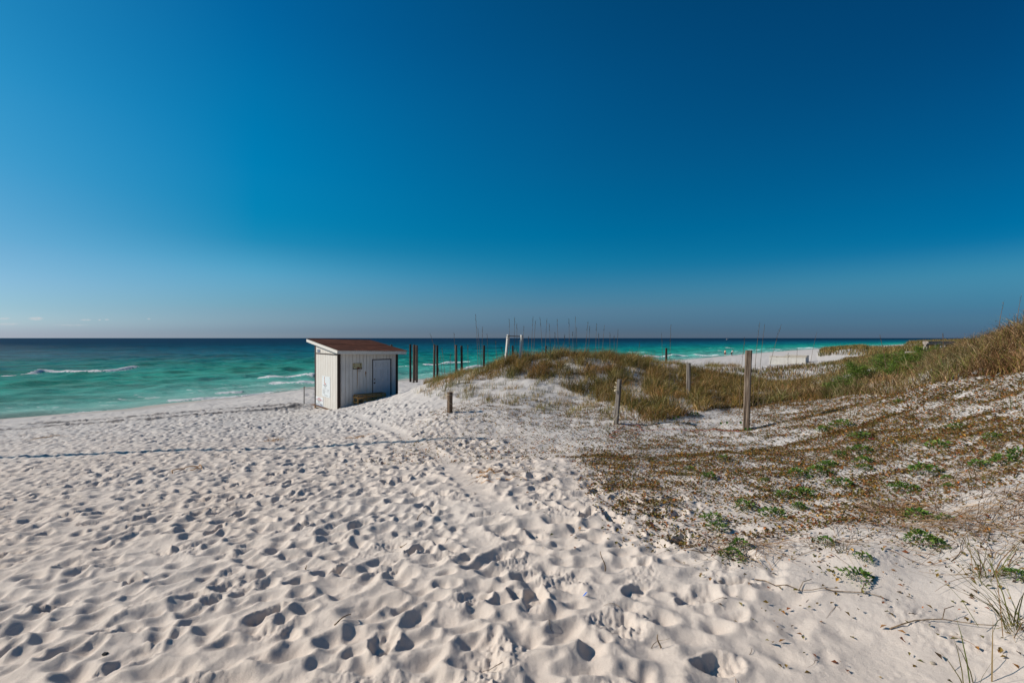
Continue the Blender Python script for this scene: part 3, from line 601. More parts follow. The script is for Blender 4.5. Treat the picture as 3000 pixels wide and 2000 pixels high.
for (nn_, bx, sc_l, sd_) in ((255000, (-4.5, 9.5, 7.2, 14), 1.35, 51), (200000, (-.5, 9.5, 3.6, 7.4), 1.2, 52), (26000, (.3, 5.5, 2.0, 3.8), 1.05, 53)):
    X, Y, Z, r = scatter(nn_, *bx, lambda px, py, X, Y, Z: vine_d(px, py, X, Y), sd_)
    m_ = len(X); cl = r.integers(0, max(m_ // 3, 1), m_); X = np.where(r.random(m_) < .6, X[cl] + r.normal(0, .035, m_), X); Y = np.where(r.random(m_) < 2, Y, Y)
    Z = HG(X, Y); L_ = r.uniform(.014, .038, m_) * sc_l
    parts.append(leaf_arrays(X, Y, Z + r.uniform(.001, .02, m_), L_, L_ * r.uniform(.42, .72, m_), r, VINE, VP, up=(-.15, .75)))
tw = np.array([(.20, .11, .055), (.13, .075, .04), (.30, .20, .11), (.09, .055, .035)])
X, Y, Z, r = scatter(11000, -4, 9, 2.6, 13.5, lambda px, py, X, Y, Z: np.clip(vine_d(px, py, X, Y) * 1.4, 0, 1), 54)
parts.append(ribbons(X, Y, r, r.uniform(.08, .42, len(X)), .005, tw, 6, .30, .014))
stuff('creeping_vine', parts, M_LEAF)
# mats of brown straw lying on the slope, lower right
parts = []
for (mx_, my_, sp, n, ang) in [(2860, 1515, .36, 330, -.25), (2960, 1490, .42, 380, -.2), (2600, 1480, .26, 200, -.35), (2700, 1500, .22, 150, -.5), (2800, 1400, .38, 240, .1), (2200, 1612, .16, 130, -.3), (2130, 1590, .2, 70, .2), (2900, 1340, .5, 240, .1), (2680, 1330, .4, 160, .2), (2460, 1330, .3, 100, 0), (1470, 1385, .16, 40, .3), (1640, 1390, .2, 30, .3), (2960, 1580, .3, 120, -.4), (2440, 1610, .18, 40, .2), (2540, 1560, .2, 50, .3), (1890, 1325, .2, 60, .1), (2330, 1240, .3, 70, .2), (2560, 1200, .4, 80, .2)]:
    x, y, z = unproj(mx_, my_); r = np.random.default_rng(int(mx_ + my_)); n = int(n * .55); X = r.normal(x, sp * .8, n); Y = r.normal(y, sp * .5, n)
    parts.append(ribbons(X, Y, r, r.uniform(.10, .42, n), .0038, tw * 1.2, 5, .22, .02, .08, az=r.normal(ang, .9, n) + math.pi * (r.random(n) < .5)))
# loose twigs and straws over the open sand
X, Y, Z, r = scatter(1500, -6, 6, 1.8, 13, lambda px, py, X, Y, Z: np.where(px > 1900, .35, np.where(px > 1300, .10, .035)), 61)
parts.append(ribbons(X, Y, r, r.uniform(.03, .17, len(X)), .0035, tw, 4, .35, .008))
stuff('dry_straw', parts, M_STEM)

# ------------------------------------------------------------------ sea oats: tall stalks, each a thing of its own
def stalk(name, bx, by, D, tx, ty, label, group='sea oat stalks on the dune crest', head=True, seed=0, rad=.0042, col=None):
    r = random.Random(seed * 7 + int(bx)); X0 = (bx - CX) / F * D; z0 = hg(X0, D) - .02; Dt = D + r.uniform(-.1, .1)
    X1 = (tx - CX) / F * Dt; z1 = EYE - (ty - HY) / F * Dt; P = []
    for k in range(9):
        t = k / 8; f = t * t * .6 + t * .4; P.append(Vector((X0 + (X1 - X0) * f, D + (Dt - D) * t, z0 + (z1 - z0) * t)))
    root = empty(name, (X0, D, z0), 0, label, 'dune plant', group); P = [p - Vector((X0, D, z0)) for p in P]
    MB().tube(P, rad, 5, [rad * (1.25 - .85 * k / 8) for k in range(9)]).build('stem', SM[0], root)
    if head:
        top = P[-1]; d0 = (P[-1] - P[-3]).normalized(); vs, ts = [], []; Ln = (P[-1] - P[0]).length * .24
        for k in range(r.randint(10, 18)):
            b = top - d0 * Ln * (k / 16 + .02); a = r.uniform(0, 6.28); ln = r.uniform(.03, .055); dr = Vector((math.cos(a) * .45, math.sin(a) * .3, .75)).normalized(); sdv = dr.orthogonal().normalized() * ln * .2
            i = len(vs); vs += [b, b + dr * ln * .5 + sdv, b + dr * ln, b + dr * ln * .5 - sdv]; ts += [(i, i + 1, i + 2), (i, i + 2, i + 3)]
        np_mesh('seed_head', [tuple(v) for v in vs], None, ts, SM[1], parent=root)
    return root
SM = [mottled('oat_stem', (.09, .06, .035), (.18, .12, .07), 6), mottled('oat_seed', (.15, .09, .045), (.26, .17, .09), 30)]
OATS = [(1401, 1085, 1393, 921), (1408, 1085, 1400, 963), (1411, 1088, 1414, 958), (1430, 1080, 1427, 979), (1334, 1100, 1330, 976), (1493, 1052, 1492, 935), (1506, 1050, 1508, 930), (1515, 1050, 1514, 948), (1531, 1048, 1535, 956),
        (1556, 1044, 1562, 928), (1563, 1044, 1569, 940), (1590, 1042, 1582, 930), (1597, 1041, 1602, 935), (1613, 1041, 1609, 949), (1636, 1040, 1632, 935), (1668, 1039, 1667, 935), (1684, 1039, 1686, 928), (1690, 1039, 1689, 960), (1679, 1039, 1678, 972),
        (1714, 1042, 1723, 942), (1724, 1042, 1728, 955), (1745, 1044, 1748, 948), (1755, 1045, 1754, 976), (1764, 1046, 1771, 953), (1787, 1050, 1787, 976), (1806, 1052, 1811, 966), (1800, 1052, 1799, 984), (1546, 1045, 1549, 985), (1626, 1040, 1626, 975), (1650, 1040, 1655, 980),
        (1480, 1055, 1468, 1018), (1455, 1062, 1452, 1000), (1372, 1095, 1370, 1010), (1304, 1108, 1294, 1020), (1296, 1110, 1290, 1040), (1318, 1105, 1320, 1036), (1290, 1112, 1260, 978)]
for i, (bx, by, tx, ty) in enumerate(OATS):
    D = 18.0 if bx < 1750 else 19.5
    if bx < 1340: D = 19.8
    stalk('sea_oat', bx, by, D, tx, ty, 'thin dry sea oat stalk rising from the dune crest against sea and sky', seed=i, rad=.0085)
for i, (bx, D, tx, ty, lab, rd) in enumerate([
        (1962, 13.2, 1965, 953, 'tall straight sea oat stalk between the two middle wooden posts', .006), (1943, 15, 1938, 976, 'sea oat with pale drooping seeds just left of the stubby black piling', .006), (1868, 16, 1874, 1002, 'short leaning sea oat stalk over the right half of the dune', .006),
        (2205, 10.5, 2226, 943, 'tallest sea oat right behind the tall wooden post, leaning right', .0065), (2219, 10.6, 2240, 951, 'second sea oat right of the tall wooden post, leaning right', .006), (2165, 10.4, 2182, 990, 'sea oat with bent reddish head just left of the tall wooden post', .006),
        (2233, 10.8, 2288, 953, 'strongly leaning sea oat crossing the far white boxes, right of the tall post', .006), (2368, 14, 2393, 974, 'faint leaning sea oat just right of the far white boxes', .006), (2330, 15, 2336, 1018, 'short dark stalk standing before the right end of the white boxes', .006), (2308, 14, 2309, 1032, 'short upright stalk standing before the white boxes', .006),
        (2598, 11, 2577, 980, 'bare grey twig rising out of the green shrubs', .008), (2763, 9.6, 2762, 976, 'green upright reed before the wooden boardwalk rail', .011),
        (2922, 8.9, 2941, 884, 'tall sea oat on the right-hand hill, tip with a side leaf', .006), (2975, 8.2, 2992, 866, 'tallest sea oat at the top right edge of the hill', .005), (2970, 8.2, 2971, 924, 'short stout oat stalk on top of the right-hand hill', .006), (2993, 7.9, 3000, 908, 'oat stalk cut by the right edge of the picture', .006)]):
    stalk('sea_oat', bx, 0, D, tx, ty, lab, 'tall stalks standing on their own', seed=50 + i, rad=rd)

# ------------------------------------------------------------------ small green weeds on the sand, each a thing of its own
GREEN = np.array([(.09, .18, .025), (.14, .24, .04), (.05, .11, .02), (.20, .28, .05), (.26, .22, .05)])
GP = [.33, .27, .22, .12, .06]
WEEDS = [(2087, 1518, 28), (2104, 1548, 26), (2269, 1501, 34), (2182, 1479, 26), (2170, 1603, 26), (2147, 1627, 30), (2419, 1600, 24), (2354, 1447, 30), (2296, 1448, 22), (2398, 1387, 28), (2337, 1394, 26), (2342, 1481, 18), (2077, 1396, 20), (2024, 1372, 14), (2429, 1362, 22),
         (2652, 1427, 34), (2709, 1381, 38), (2531, 1351, 24), (2523, 1324, 30), (2468, 1420, 28), (2432, 1360, 22), (2753, 1309, 28), (2912, 1282, 24), (2870, 1354, 26), (2947, 1345, 34), (2986, 1330, 34), (2525, 1279, 26), (2468, 1243, 26), (2414, 1258, 20), (2777, 1390, 16), (2780, 1423, 16),
         (2534, 1380, 20), (2462, 1330, 18), (2636, 1180, 12), (2807, 1249, 20), (2693, 1503, 34), (2700, 1582, 40), (2740, 1590, 26), (2531, 1655, 22), (2512, 1697, 34), (2340, 1482, 16), (2980, 1690, 30), (2770, 1513, 22), (2035, 1210, 14), (2120, 1345, 14), (2240, 1410, 14), (1990, 1205, 10)]
for i, (px, py, rp) in enumerate(WEEDS):
    x, y, z = unproj(px, py + rp * .3); z = hg(x, y); R = rp / F * y * 1.0; r = np.random.default_rng(100 + i)
    root = empty('green_weed', (x, y, z), 0, 'low bright green leafy weed growing in a small clump on the white sand', 'weed', 'green weeds on the sandy slope')
    n = 150; a = r.uniform(0, 2 * math.pi, n); rr = np.sqrt(r.random(n)) * R; lob = 1 + .35 * np.sin(a * 3 + i) ; lx = np.cos(a) * rr * lob; ly = np.sin(a) * rr * lob; L_ = r.uniform(.22, .42, n) * R * np.clip(1.0, .2, 1)
    V, q, t, c = leaf_arrays(lx, ly, (1 - (rr / R) ** 2) * R * .70 + r.uniform(0, .2, n) * R, L_, L_ * .55, r, GREEN, GP, up=(.0, .9), az=a + r.normal(0, .5, n), lift=.25)
    np_mesh('foliage', V, None, t, M_LEAF, cols=c, parent=root)
    mb = MB()
    for k in range(5):
        an = k * 1.3 + i; mb.tube([(0, 0, -.02), (math.cos(an) * R * .4, math.sin(an) * R * .4, R * .2), (math.cos(an) * R * .8, math.sin(an) * R * .8, R * .25)], .002, 4)
    mb.build('stem', SM[0], root)
# round-leaved pennywort by the tall post
for i, (px, py) in enumerate([(2168, 1248), (2182, 1262), (2128, 1244), (2194, 1262), (2110, 1243), (1973, 1232), (1985, 1228)]):
    x, y, z = unproj(px, py); z = hg(x, y); root = empty('round_leaf_plant', (x, y, z), 0, 'single round bright green leaf near the foot of the tall wooden post' if px > 2100 else 'small round yellow-green leaves at the shaded edge of the grass', 'plant', 'round leaves near the posts' if px > 2100 else 'round leaves at the grass edge')
    mb = MB(); mb.tube([(0, 0, -.01), (.01, 0, .05)], .002, 5); mb.build('stem', SM[0], root)
    n = 12; rad_ = .028; vs = [(0.01, 0, .05)] + [(.01 + rad_ * math.cos(k / n * 6.283), -.3 * rad_ + rad_ * .4 * math.sin(k / n * 6.283), .052 + rad_ * .9 * math.sin(k / n * 6.283)) for k in range(n)]
    np_mesh('leaf', vs, None, [(0, 1 + k, 1 + (k + 1) % n) for k in range(n)], M_LEAF, cols=np.tile([[.09, .19, .03]], (n + 1, 1)), parent=root)

# ------------------------------------------------------------------ the green shrubs along the brush line
SHR = np.array([(.13, .21, .025), (.08, .15, .02), (.18, .26, .04), (.05, .09, .015), (.22, .23, .05)])
for i, (px, py, D, wpx, hpx, lab) in enumerate([(2462, 1142, 11.0, 60, 40, 'lowest green shrub at the left end of the shrub row'), (2525, 1118, 11.5, 90, 66, 'broad bright green shrub in the middle of the shrub row'), (2600, 1112, 12.0, 90, 74, 'dense green shrub with bare twigs above it, below the sea horizon'),
                                                (2680, 1094, 11.5, 80, 64, 'tall green shrub left of the boardwalk leg'), (2650, 1135, 10.2, 60, 44, 'small grassy green shrub low in front of the boardwalk'), (2724, 1050, 12.5, 36, 44, 'small green shrub directly in front of the boardwalk rail'),
                                                (2620, 1060, 15, 80, 36, 'dark green shrub behind the others near the far flat')]):
    X0 = (px - CX) / F * D; z0 = float(H0(np.array([X0]), np.array([D]))[0]); Wd = wpx / F * D; top = EYE - ((py - hpx) - HY) / F * D; Hh = max(top - z0, .3) ; r = np.random.default_rng(300 + i)
    root = empty('green_shrub', (X0, D, z0), 0, lab, 'shrub', 'green shrubs on the slope')
    mb = MB(); tips = []
    for k in range(26):
        a = r.uniform(0, 6.283); e = r.uniform(.1, 1) ** .5; tip = np.array([math.cos(a) * Wd * e * .62, math.sin(a) * .5 * e, Hh * r.uniform(.35, 1.0) * (1 - .45 * e * e)]); b0 = np.array([math.cos(a) * .08, math.sin(a) * .05, -.03])
        md = (b0 + tip) / 2 + r.normal(0, .04, 3); mb.tube([b0, md, tip], .006, 4, [.008, .005, .002]); tips += [b0 + (md - b0) * t for t in (.6, 1)] + [md + (tip - md) * t for t in (.3, .6, .85, 1)]
    mb.build('branch', SM[0], root); tips = np.array(tips); n = 5200; c0 = tips[r.integers(0, len(tips), n)] + r.normal(0, 1, (n, 3)) * np.array([.055, .055, .035])
    V, q, t, c = leaf_arrays(c0[:, 0], c0[:, 1], np.maximum(c0[:, 2], .0), r.uniform(.024, .046, n), r.uniform(.013, .024, n), r, SHR, [.3, .28, .2, .16, .06], up=(-.4, 1.2))
    np_mesh('foliage', V, None, t, M_LEAF, cols=c, parent=root)

# ------------------------------------------------------------------ long bladed clumps: lower right corner, and scattered on the sand
def clump(px, py, n, h, w, lab, seed, lean=(.3, 1.1), pal=GRASS, group=None, wind=(0, 0), spread=.03):
    x, y, z = unproj(px, py); z = hg(x, y); r = np.random.default_rng(seed); X = r.normal(0, spread, n); Y = r.normal(0, spread, n)
    V, q, t, c = blade_arrays(X, Y, np.zeros(n) - .01, h * r.uniform(.45, 1.1, n), r.uniform(.7, 1.2, n) * w, r, lean, wind, pal=pal, tilt0=.5, droop=1.2)
    o = np_mesh('grass_clump', V, q, t, M_GRASS, cols=c); o.location = (x, y, z); tag(o, lab, 'grass', group); return o
G2 = np.array([(.13, .135, .035), (.20, .17, .06), (.10, .12, .03), (.30, .21, .09), (.17, .10, .04)])
clump(2985, 1840, 46, .42, .0045, 'long curved green and straw blades at the lower right edge', 1, (.4, 1.5), G2, wind=(-.3, 0), spread=.05)
clump(2890, 1695, 24, .46, .0045, 'open tuft of long thin blades left of the right edge clump', 2, (.3, 1.4), G2, spread=.03)
clump(2860, 1995, 7, .34, .0045, 'few long green blades rising from the bottom edge at right', 3, (.3, .8), G2, wind=(-.25, .2), spread=.03)
clump(2860, 1690, 16, .25, .0035, 'low sprawling dry tuft beside the open tuft of long blades', 4, (.8, 1.8), G2, spread=.04)
for i, (px, py, n, h) in enumerate([(2390, 1212, 22, .26), (2506, 1218, 12, .28), (1640, 1260, 8, .2), (1700, 1262, 12, .25), (1780, 1262, 10, .3), (1790, 1232, 26, .28), (1980, 1246, 20, .18), (2020, 1200, 26, .3), (1510, 1180, 20, .2), (1430, 1175, 22, .28), (1536, 1168, 16, .3), (1590, 1210, 12, .25), (1340, 1165, 24, .22), (1300, 1150, 24, .24), (1160, 1192, 5, .12), (1195, 1185, 9, .16),
                                    (2268, 1236, 14, .14), (2745, 1170, 8, .2), (2620, 1200, 8, .2), (2880, 1400, 12, .2), (2560, 1250, 8, .2), (2470, 1640, 20, .10), (1500, 1260, 6, .16), (1560, 1250, 6, .14), (2900, 1310, 16, .25), (2960, 1200, 16, .25), (2300, 1300, 8, .15)]):
    clump(px, py, n, h, .006, 'small loose tuft of olive dune grass standing alone on the white sand', 20 + i, (.15, .9), G2, 'loose grass tufts on the sand')
# ------------------------------------------------------------------ the beach shed
SHX, SHY, SHZ = -7.28, 19.04, 2.03; SHA = math.atan2(.66, .75)
def shed_root(name, label, cat, loc=(0, 0, 0), group=None):       # things on the shed stand in the shed's own axes: x along the front, y to the back, z up
    c, s_ = math.cos(SHA), math.sin(SHA); x, y, z = loc
    return empty(name, (SHX + c * x - s_ * y, SHY + s_ * x + c * y, SHZ + z), SHA, label, cat, group)
WL, DP = 2.72, 2.87
def tilt(x, y): return -.026 * x
def top_z(x, y): return 2.33 + .1175 * y - .026 * x
def siding_mat(name, c1, c2, grime, groove_axis):
    m = Mt(name, .75, .25); v = m.coord(); sp_ = m.n('ShaderNodeSeparateXYZ'); m.l(v, sp_.inputs[0])
    n1 = m.noise(m.coord((5, 5, 1.1)), 1.4, 6, .6); n2 = m.noise(m.coord((30, 30, 2)), 1.0, 5, .6); n3 = m.noise(v, 1.3, 4)
    c = m.mix(m.ramp(n1, [(.35, 0.0), (.7, 1.0)]), c1, c2); c = m.mix(m.ramp(n2, [(.58, 0.0), (.72, .45)]), c, (.42, .36, .29))
    lowz = m.ramp(m.math('ADD', sp_.outputs[2], m.math('MULTIPLY', n3, .9)), [(0.0, grime), (.9, 0.0)]); c = m.mix(lowz, c, (.36, .34, .31))
    if name == 'white_front_siding':           # rust that has run down from the toy hoop's bracket and from an old hook
        for (u, zt, zb, w, st) in ((.845, 1.66, .62, .030, .95), (1.20, 1.50, 1.22, .028, .95)):
            dx = m.math('ABSOLUTE', m.math('SUBTRACT', m.math('ADD', sp_.outputs[0], m.math('MULTIPLY', n3, .01)), u))
            a = m.math('MULTIPLY', m.ramp(m.math('DIVIDE', dx, w), [(.25, 1.0), (1.0, 0.0)]), m.ramp(m.math('DIVIDE', m.math('SUBTRACT', sp_.outputs[2], zb), zt - zb), [(0.0, 0.0), (.35, .7), (.98, 1.0), (1.0, 0.0)]))
            c = m.mix(m.math('MULTIPLY', a, st), c, (.34, .19, .07))
    m.base(c); m.bump(n2, .15, .004); return m.m
M_FR = siding_mat('white_front_siding', (.68, .66, .62), (.58, .55, .51), .30, 0); M_SD = siding_mat('white_side_siding', (.62, .60, .56), (.56, .52, .47), .25, 1)
M_TRIM = mottled('dark_brown_trim', (.030, .020, .017), (.060, .042, .034), 9, .7, .2, (8, 8, 1)); M_FASC = mottled('weathered_white_board', (.56, .53, .48), (.66, .64, .60), 12, .7, .2)
M_ROOF = Mt('rust_brown_corrugated_metal', .9, .08); v = M_ROOF.coord((.8, .8, .8)); f1 = M_ROOF.noise(M_ROOF.coord((1.2, .5, 1)), 3.0, 6, .65)
M_ROOF.base(M_ROOF.ramp(f1, [(.30, (.026, .010, .007)), (.5, (.048, .017, .011)), (.68, (.075, .030, .019))])); M_ROOF = M_ROOF.m
shed = shed_root('beach_shed', 'small white wooden shed with rusty brown corrugated roof half buried in the sand', 'shed')
def siding(name, length, axis, zb, mat, groove=.155, hole=None, off=0.0, flip=1):
    # one wall: boards with real grooves between them; hole = (x0, x1, ztop)
    mb = MB(); x = 0.0; g = .018; th = .03
    while x < length - 1e-3:
        x1 = min(x + groove, length); a, b = x + g / 2, x1 - g / 2
        segs = [(a, b, zb, None)]
        if hole and b > hole[0] and a < hole[1]: segs = [(a, min(b, hole[0]), zb, None)] if a < hole[0] - .01 else []; segs += ([(max(a, hole[1]), b, zb, None)] if b > hole[1] + .01 else []); segs += [(max(a, hole[0]), min(b, hole[1]), hole[2], None)]
        for (p, q_, z0, _) in segs:
            if q_ - p < .008: continue
            if axis == 'x': zt = lambda X_: top_z(X_, off)
            else: zt = lambda Y_: top_z(off, Y_)
            bb = bmesh.new(); z0a = z0 if callable(zb) is False else z0
            P = [(p, z0a), (q_, z0a), (q_, zt(q_)), (p, zt(p))]
            for dep in (0, 1):
                pass
            vs = []
            for dep in (0.0, th * flip):
                for (w_, z_) in P:
                    vs.append(mb.bm.verts.new((w_, off + dep, z_) if axis == 'x' else (off + dep, w_, z_)))
            bb.free(); F_ = mb.bm.faces
            F_.new(vs[0:4]); F_.new(vs[4:8][::-1])
            for i in range(4): F_.new((vs[i], vs[4 + i], vs[4 + (i + 1) % 4], vs[(i + 1) % 4]))
        x = x1
    # backing sheet behind the grooves
    bk = off + flip * .022
    P = [(0.005, zb), (length - .005, zb), (length - .005, (top_z(length, off) if axis == 'x' else top_z(off, length)) - .006), (0.005, (top_z(0, off) if axis == 'x' else top_z(off, 0)) - .006)]
    if hole: 
        for (a, b, z0) in ((.005, hole[0], zb), (hole[0], hole[1], hole[2]), (hole[1], length - .005, zb)):
            mb.box(a, b, bk, bk + .006, z0, min(top_z(a, off), top_z(b, off)) - .01)
    else:
        vs = [mb.bm.verts.new((w_, bk, z_) if axis == 'x' else (bk, w_, z_)) for (w_, z_) in P]; mb.bm.faces.new(vs)
    return mb.build(name, mat, shed)
DX0, DX1, DZ = 1.50, 2.41, 2.035
o = siding('front_wall', WL, 'x', -.35, M_FR, .155, (DX0, DX1, DZ), 0.0)
o = siding('side_wall', DP, 'y', -.22, M_SD, .30, None, 0.0)
MB().box(WL - .03, WL, .02, DP, -.3, top_z(WL, 0) - .02).build('side_wall', M_SD, shed)
MB().box(0.03, WL - .03, DP - .03, DP, -.5, top_z(WL, DP) - .05).build('back_wall', M_SD, shed)
for (x0, x1, y0, y1, zb) in ((-.014, .105, -.016, -.001, -.2), (-.016, -.001, -.016, .075, -.2), (WL - .10, WL + .014, -.016, -.001, -.3), (WL + .001, WL + .016, -.016, .09, -.3), (-.016, -.001, DP - .12, DP + .014, -.28), (-.014, .1, DP + .001, DP + .016, -.3)):
    MB().box(x0, x1, y0, y1, zb, top_z((x0 + x1) / 2, (y0 + y1) / 2) - .004, .003).build('corner_board', M_TRIM, shed)
def shz(x, y): return 0
mb = MB(); mb.box(-.02, -.002, .08, DP - .13, 2.245, 2.29, .002); mb.build('trim_strip', M_TRIM, shed)
mb = MB(); mb.box(-.03, -.001, 0.0, DP, -.225, -.165, .004, zf=lambda x, y: .055 - .09 * y / DP * 0 - .0); mb.build('skirt_board', wood('skirt_wood', (.09, .05, .03), (.20, .12, .07), .3, 1, 'y'), shed)
MB().box(-.04, .12, DP - .16, DP - .01, -.42, -.20, .01).build('foundation_block', wood('block_wood', (.18, .09, .035), (.40, .24, .12), .4), shed)
# roof: corrugated sheets in two overlapping courses, fascia and rake boards under them
RU0, RU1, RV0, RV1 = -.17, WL + .27, -.42, 3.62
def roof_z(x, y): return 2.455 + .1175 * (y + .4) - .026 * x
nc = 36; nx_ = nc * 8 + 1; us = np.linspace(RU0, RU1, nx_); wav = .011 * np.cos(np.linspace(0, nc * 2 * math.pi, nx_))
for (v0, v1, dz) in ((RV0, 1.75, 0.0), (1.62, RV1, .014)):
    vv = np.linspace(v0, v1, 9); Vt = []; 
    for lay in (0.0, -.004):
        for y in vv: Vt += [(u, y, roof_z(u, y) + dz + w + lay + .012) for u, w in zip(us, wav)]
    n1_ = nx_ * len(vv); i = np.arange(len(vv) - 1)[:, None] * nx_ + np.arange(nx_ - 1)[None]; qs = np.stack([i, i + 1, i + nx_ + 1, i + nx_], -1).reshape(-1, 4)
    e = np.arange(nx_ - 1); edge = np.stack([e, e + 1, e + 1 + n1_, e + n1_], -1); e2 = e + nx_ * (len(vv) - 1); edge2 = np.stack([e2 + 1, e2, e2 + n1_, e2 + 1 + n1_], -1)
    np_mesh('roof_sheet', Vt, np.concatenate([qs, qs[:, ::-1] + n1_, edge, edge2]), None, M_ROOF, smooth=True, parent=shed)
rz = lambda dz: (lambda x, y: roof_z(x, y) + dz)
mb = MB(); mb.box(RU0 + .03, RU1 - .05, RV0 + .03, RV0 + .055, -.145, -.008, .004, zf=rz(0)); mb.build('fascia_board', M_FASC, shed)
for u0 in (RU0 + .004, RU1 - .048):
    b = MB()
    for k in range(10):
        y0 = RV0 + .058 + (RV1 - RV0 - .1) * k / 10; y1 = RV0 + .058 + (RV1 - RV0 - .1) * (k + 1) / 10; b.box(u0, u0 + .024, y0, y1, -.135, -.008, 0, zf=rz(0))
    b.build('rake_board', M_FASC, shed)
b = MB()
for yy_ in np.linspace(RV0 + .25, RV1 - .3, 6): b.box(RU0 + .03, RU1 - .05, yy_, yy_ + .04, -.095, -.012, 0, zf=rz(0))
b.build('roof_purlin', M_FASC, shed)
# door
MB().box(DX0, DX0 + .035, -.012, .03, -.30, DZ, .003).box(DX1 - .035, DX1, -.012, .03, -.30, DZ, .003).box(DX0 + .036, DX1 - .036, -.012, .03, DZ - .035, DZ, .003).build('door_frame', M_TRIM, shed)
M_DOOR = mottled('pale_grey_painted_door', (.50, .52, .55), (.58, .59, .61), 3, .45, .4)
b = MB(); a0, a1 = DX0 + .040, DX1 - .040; b.box(a0, a1, .012, .045, -.28, DZ - .040, .003); door = b.build('door', M_DOOR, shed)
pw = (a1 - a0 - .11 * 2 - .10) / 2
for cx0 in (a0 + .11, a0 + .21 + pw):
    for (z0, z1) in ((1.70, 1.88), (1.02, 1.60), (.06, .88)):
        pn = MB(); f = .030
        pn.box(cx0, cx0 + pw, -.012, .011, z0, z0 + f, .002).box(cx0, cx0 + pw, -.012, .011, z1 - f, z1, .002).box(cx0, cx0 + f, -.012, .011, z0 + f, z1 - f, .002).box(cx0 + pw - f, cx0 + pw, -.012, .011, z0 + f, z1 - f, .002)
        pn.box(cx0 + .045, cx0 + pw - .045, .006, .0115, z0 + .045, z1 - .045, .003); pn.build('door_panel', M_DOOR, door)
M_RUSTY = mottled('rusty_metal', (.07, .035, .02), (.17, .08, .04), 40, .6, .4)
def disc(mb, x, y, z, r_, dep, n=16): return mb.tube([(x, y, z), (x, y - dep, z)], r_, n)
kn = MB(); disc(kn, a0 + .065, .011, .99, .032, .012); kn.tube([(a0 + .065, 0, .99), (a0 + .065, -.03, .99), (a0 + .065, -.05, .99), (a0 + .065, -.062, .99)], .012, 12, [.012, .016, .028, .018]); kn.build('door_knob', M_RUSTY, door, True)
kn = MB(); disc(kn, a0 + .065, .011, 1.15, .028, .022); kn.build('deadbolt', M_RUSTY, door)
for z0 in (1.68, .96, .28): MB().box(a1 - .004, a1 + .022, -.02, -.002, z0, z0 + .10, .002).tube([(a1 + .008, -.02, z0 - .01), (a1 + .008, -.02, z0 + .11)], .008, 8).build('hinge', M_RUSTY, door)
MB().box(1.185, 1.215, -.012, -.001, 1.40, 1.52, .002).tube([(1.20, -.012, 1.44), (1.20, -.05, 1.43), (1.205, -.055, 1.47)], .006, 6).build('hook', mottled('orange_rust', (.22, .08, .025), (.34, .15, .05), 40), shed)
# toy basketball hoop screwed to the front wall
hp = shed_root('toy_basketball_hoop', 'small faded yellow toy basketball hoop with rusty rim on the shed front', 'basketball hoop', (.825, -.004, 1.63))
M_YEL = mottled('faded_yellow_board', (.36, .30, .15), (.50, .44, .28), 14, .6, .3)
MB().box(-.205, .205, -.018, 0, 0, .265, .004).build('backboard', M_YEL, hp)
fr = MB(); fr.box(-.205, .205, -.022, -.0185, .0, .03, .001).box(-.205, -.17, -.022, -.0185, .031, .09, .001).box(.175, .205, -.022, -.0185, .031, .07, .001); fr.build('border', mottled('dark_blue_grey', (.035, .045, .055), (.09, .10, .11), 20), hp)
for (x, z, r_, c_) in ((-.145, .225, .022, (.09, .065, .02)), (-.145, .145, .022, (.03, .10, .075)), (.135, .225, .024, (.10, .075, .02)), (.135, .165, .024, (.10, .075, .02)), (.135, .105, .02, (.25, .21, .06))):
    mm = Mt('badge', .6, .2); mm.base(c_); disc(MB(), x, -.0185, z, r_, .002).build('badge', mm.m, hp)
rr_ = [(.035 + .10 * math.cos(t), -.125 + .10 * math.sin(t), .045) for t in np.linspace(0, 2 * math.pi, 25)]
rim = MB().tube(rr_, .007, 6, cap=False).box(-.01, .08, -.035, -.022, .02, .085, .003).build('rim', mottled('rusty_red_rim', (.10, .02, .012), (.20, .06, .03), 30), hp)
nt_ = MB()
for k in range(9):
    a = k / 9 * 6.283; nt_.tube([(.035 + .1 * math.cos(a), -.125 + .1 * math.sin(a), .04), (.035 + .07 * math.cos(a + .3), -.125 + .07 * math.sin(a + .3), -.03), (.035 + .055 * math.cos(a - .1), -.125 + .055 * math.sin(a - .1), -.10)], .0025, 4)
nt_.build('net', mottled('brown_old_net', (.16, .10, .06), (.25, .17, .10), 30), hp)
# two signs on the sunlit side wall (x = 0 face, seen from the left), and a little plate under the eave
M_SGN = mottled('white_sign_sheet', (.66, .70, .72), (.74, .76, .77), 2, .35, .5)
def flat(name, col, rough=.6): m = Mt(name, rough, .2); m.base(col); return m.m
INK, RED, BLUE, ORG = flat('black_ink', (.03, .03, .035)), flat('red_print', (.42, .035, .04)), flat('blue_print', (.05, .08, .26)), flat('orange_print', (.50, .14, .03))
def lettering(parent, mat, y0, y1, z0, z1, n, r, name='lettering'):     # a worn line of print, small strokes per character; y runs to the viewer's left
    mb = MB(); w = (y1 - y0) / n; x = -.0075
    for k in range(n):
        if r.random() < .12: continue
        a, b = y0 + w * (k + .14), y0 + w * (k + .86); s_ = w * .24; t = min((z1 - z0) * .2, s_)
        for (p, q_, u, v_) in r.sample([(a, a + s_, z0, z1), (b - s_, b, z0, z1), (a, b, z1 - t, z1), (a, b, z0, z0 + t), (a, b, (z0 + z1 - t) / 2, (z0 + z1 + t) / 2), ((a + b - s_) / 2, (a + b + s_) / 2, z0, z1)], 3): mb.box(x - .0005, x, p, q_, u, v_)
    return mb.build(name, mat, parent)
rn = random.Random(3)
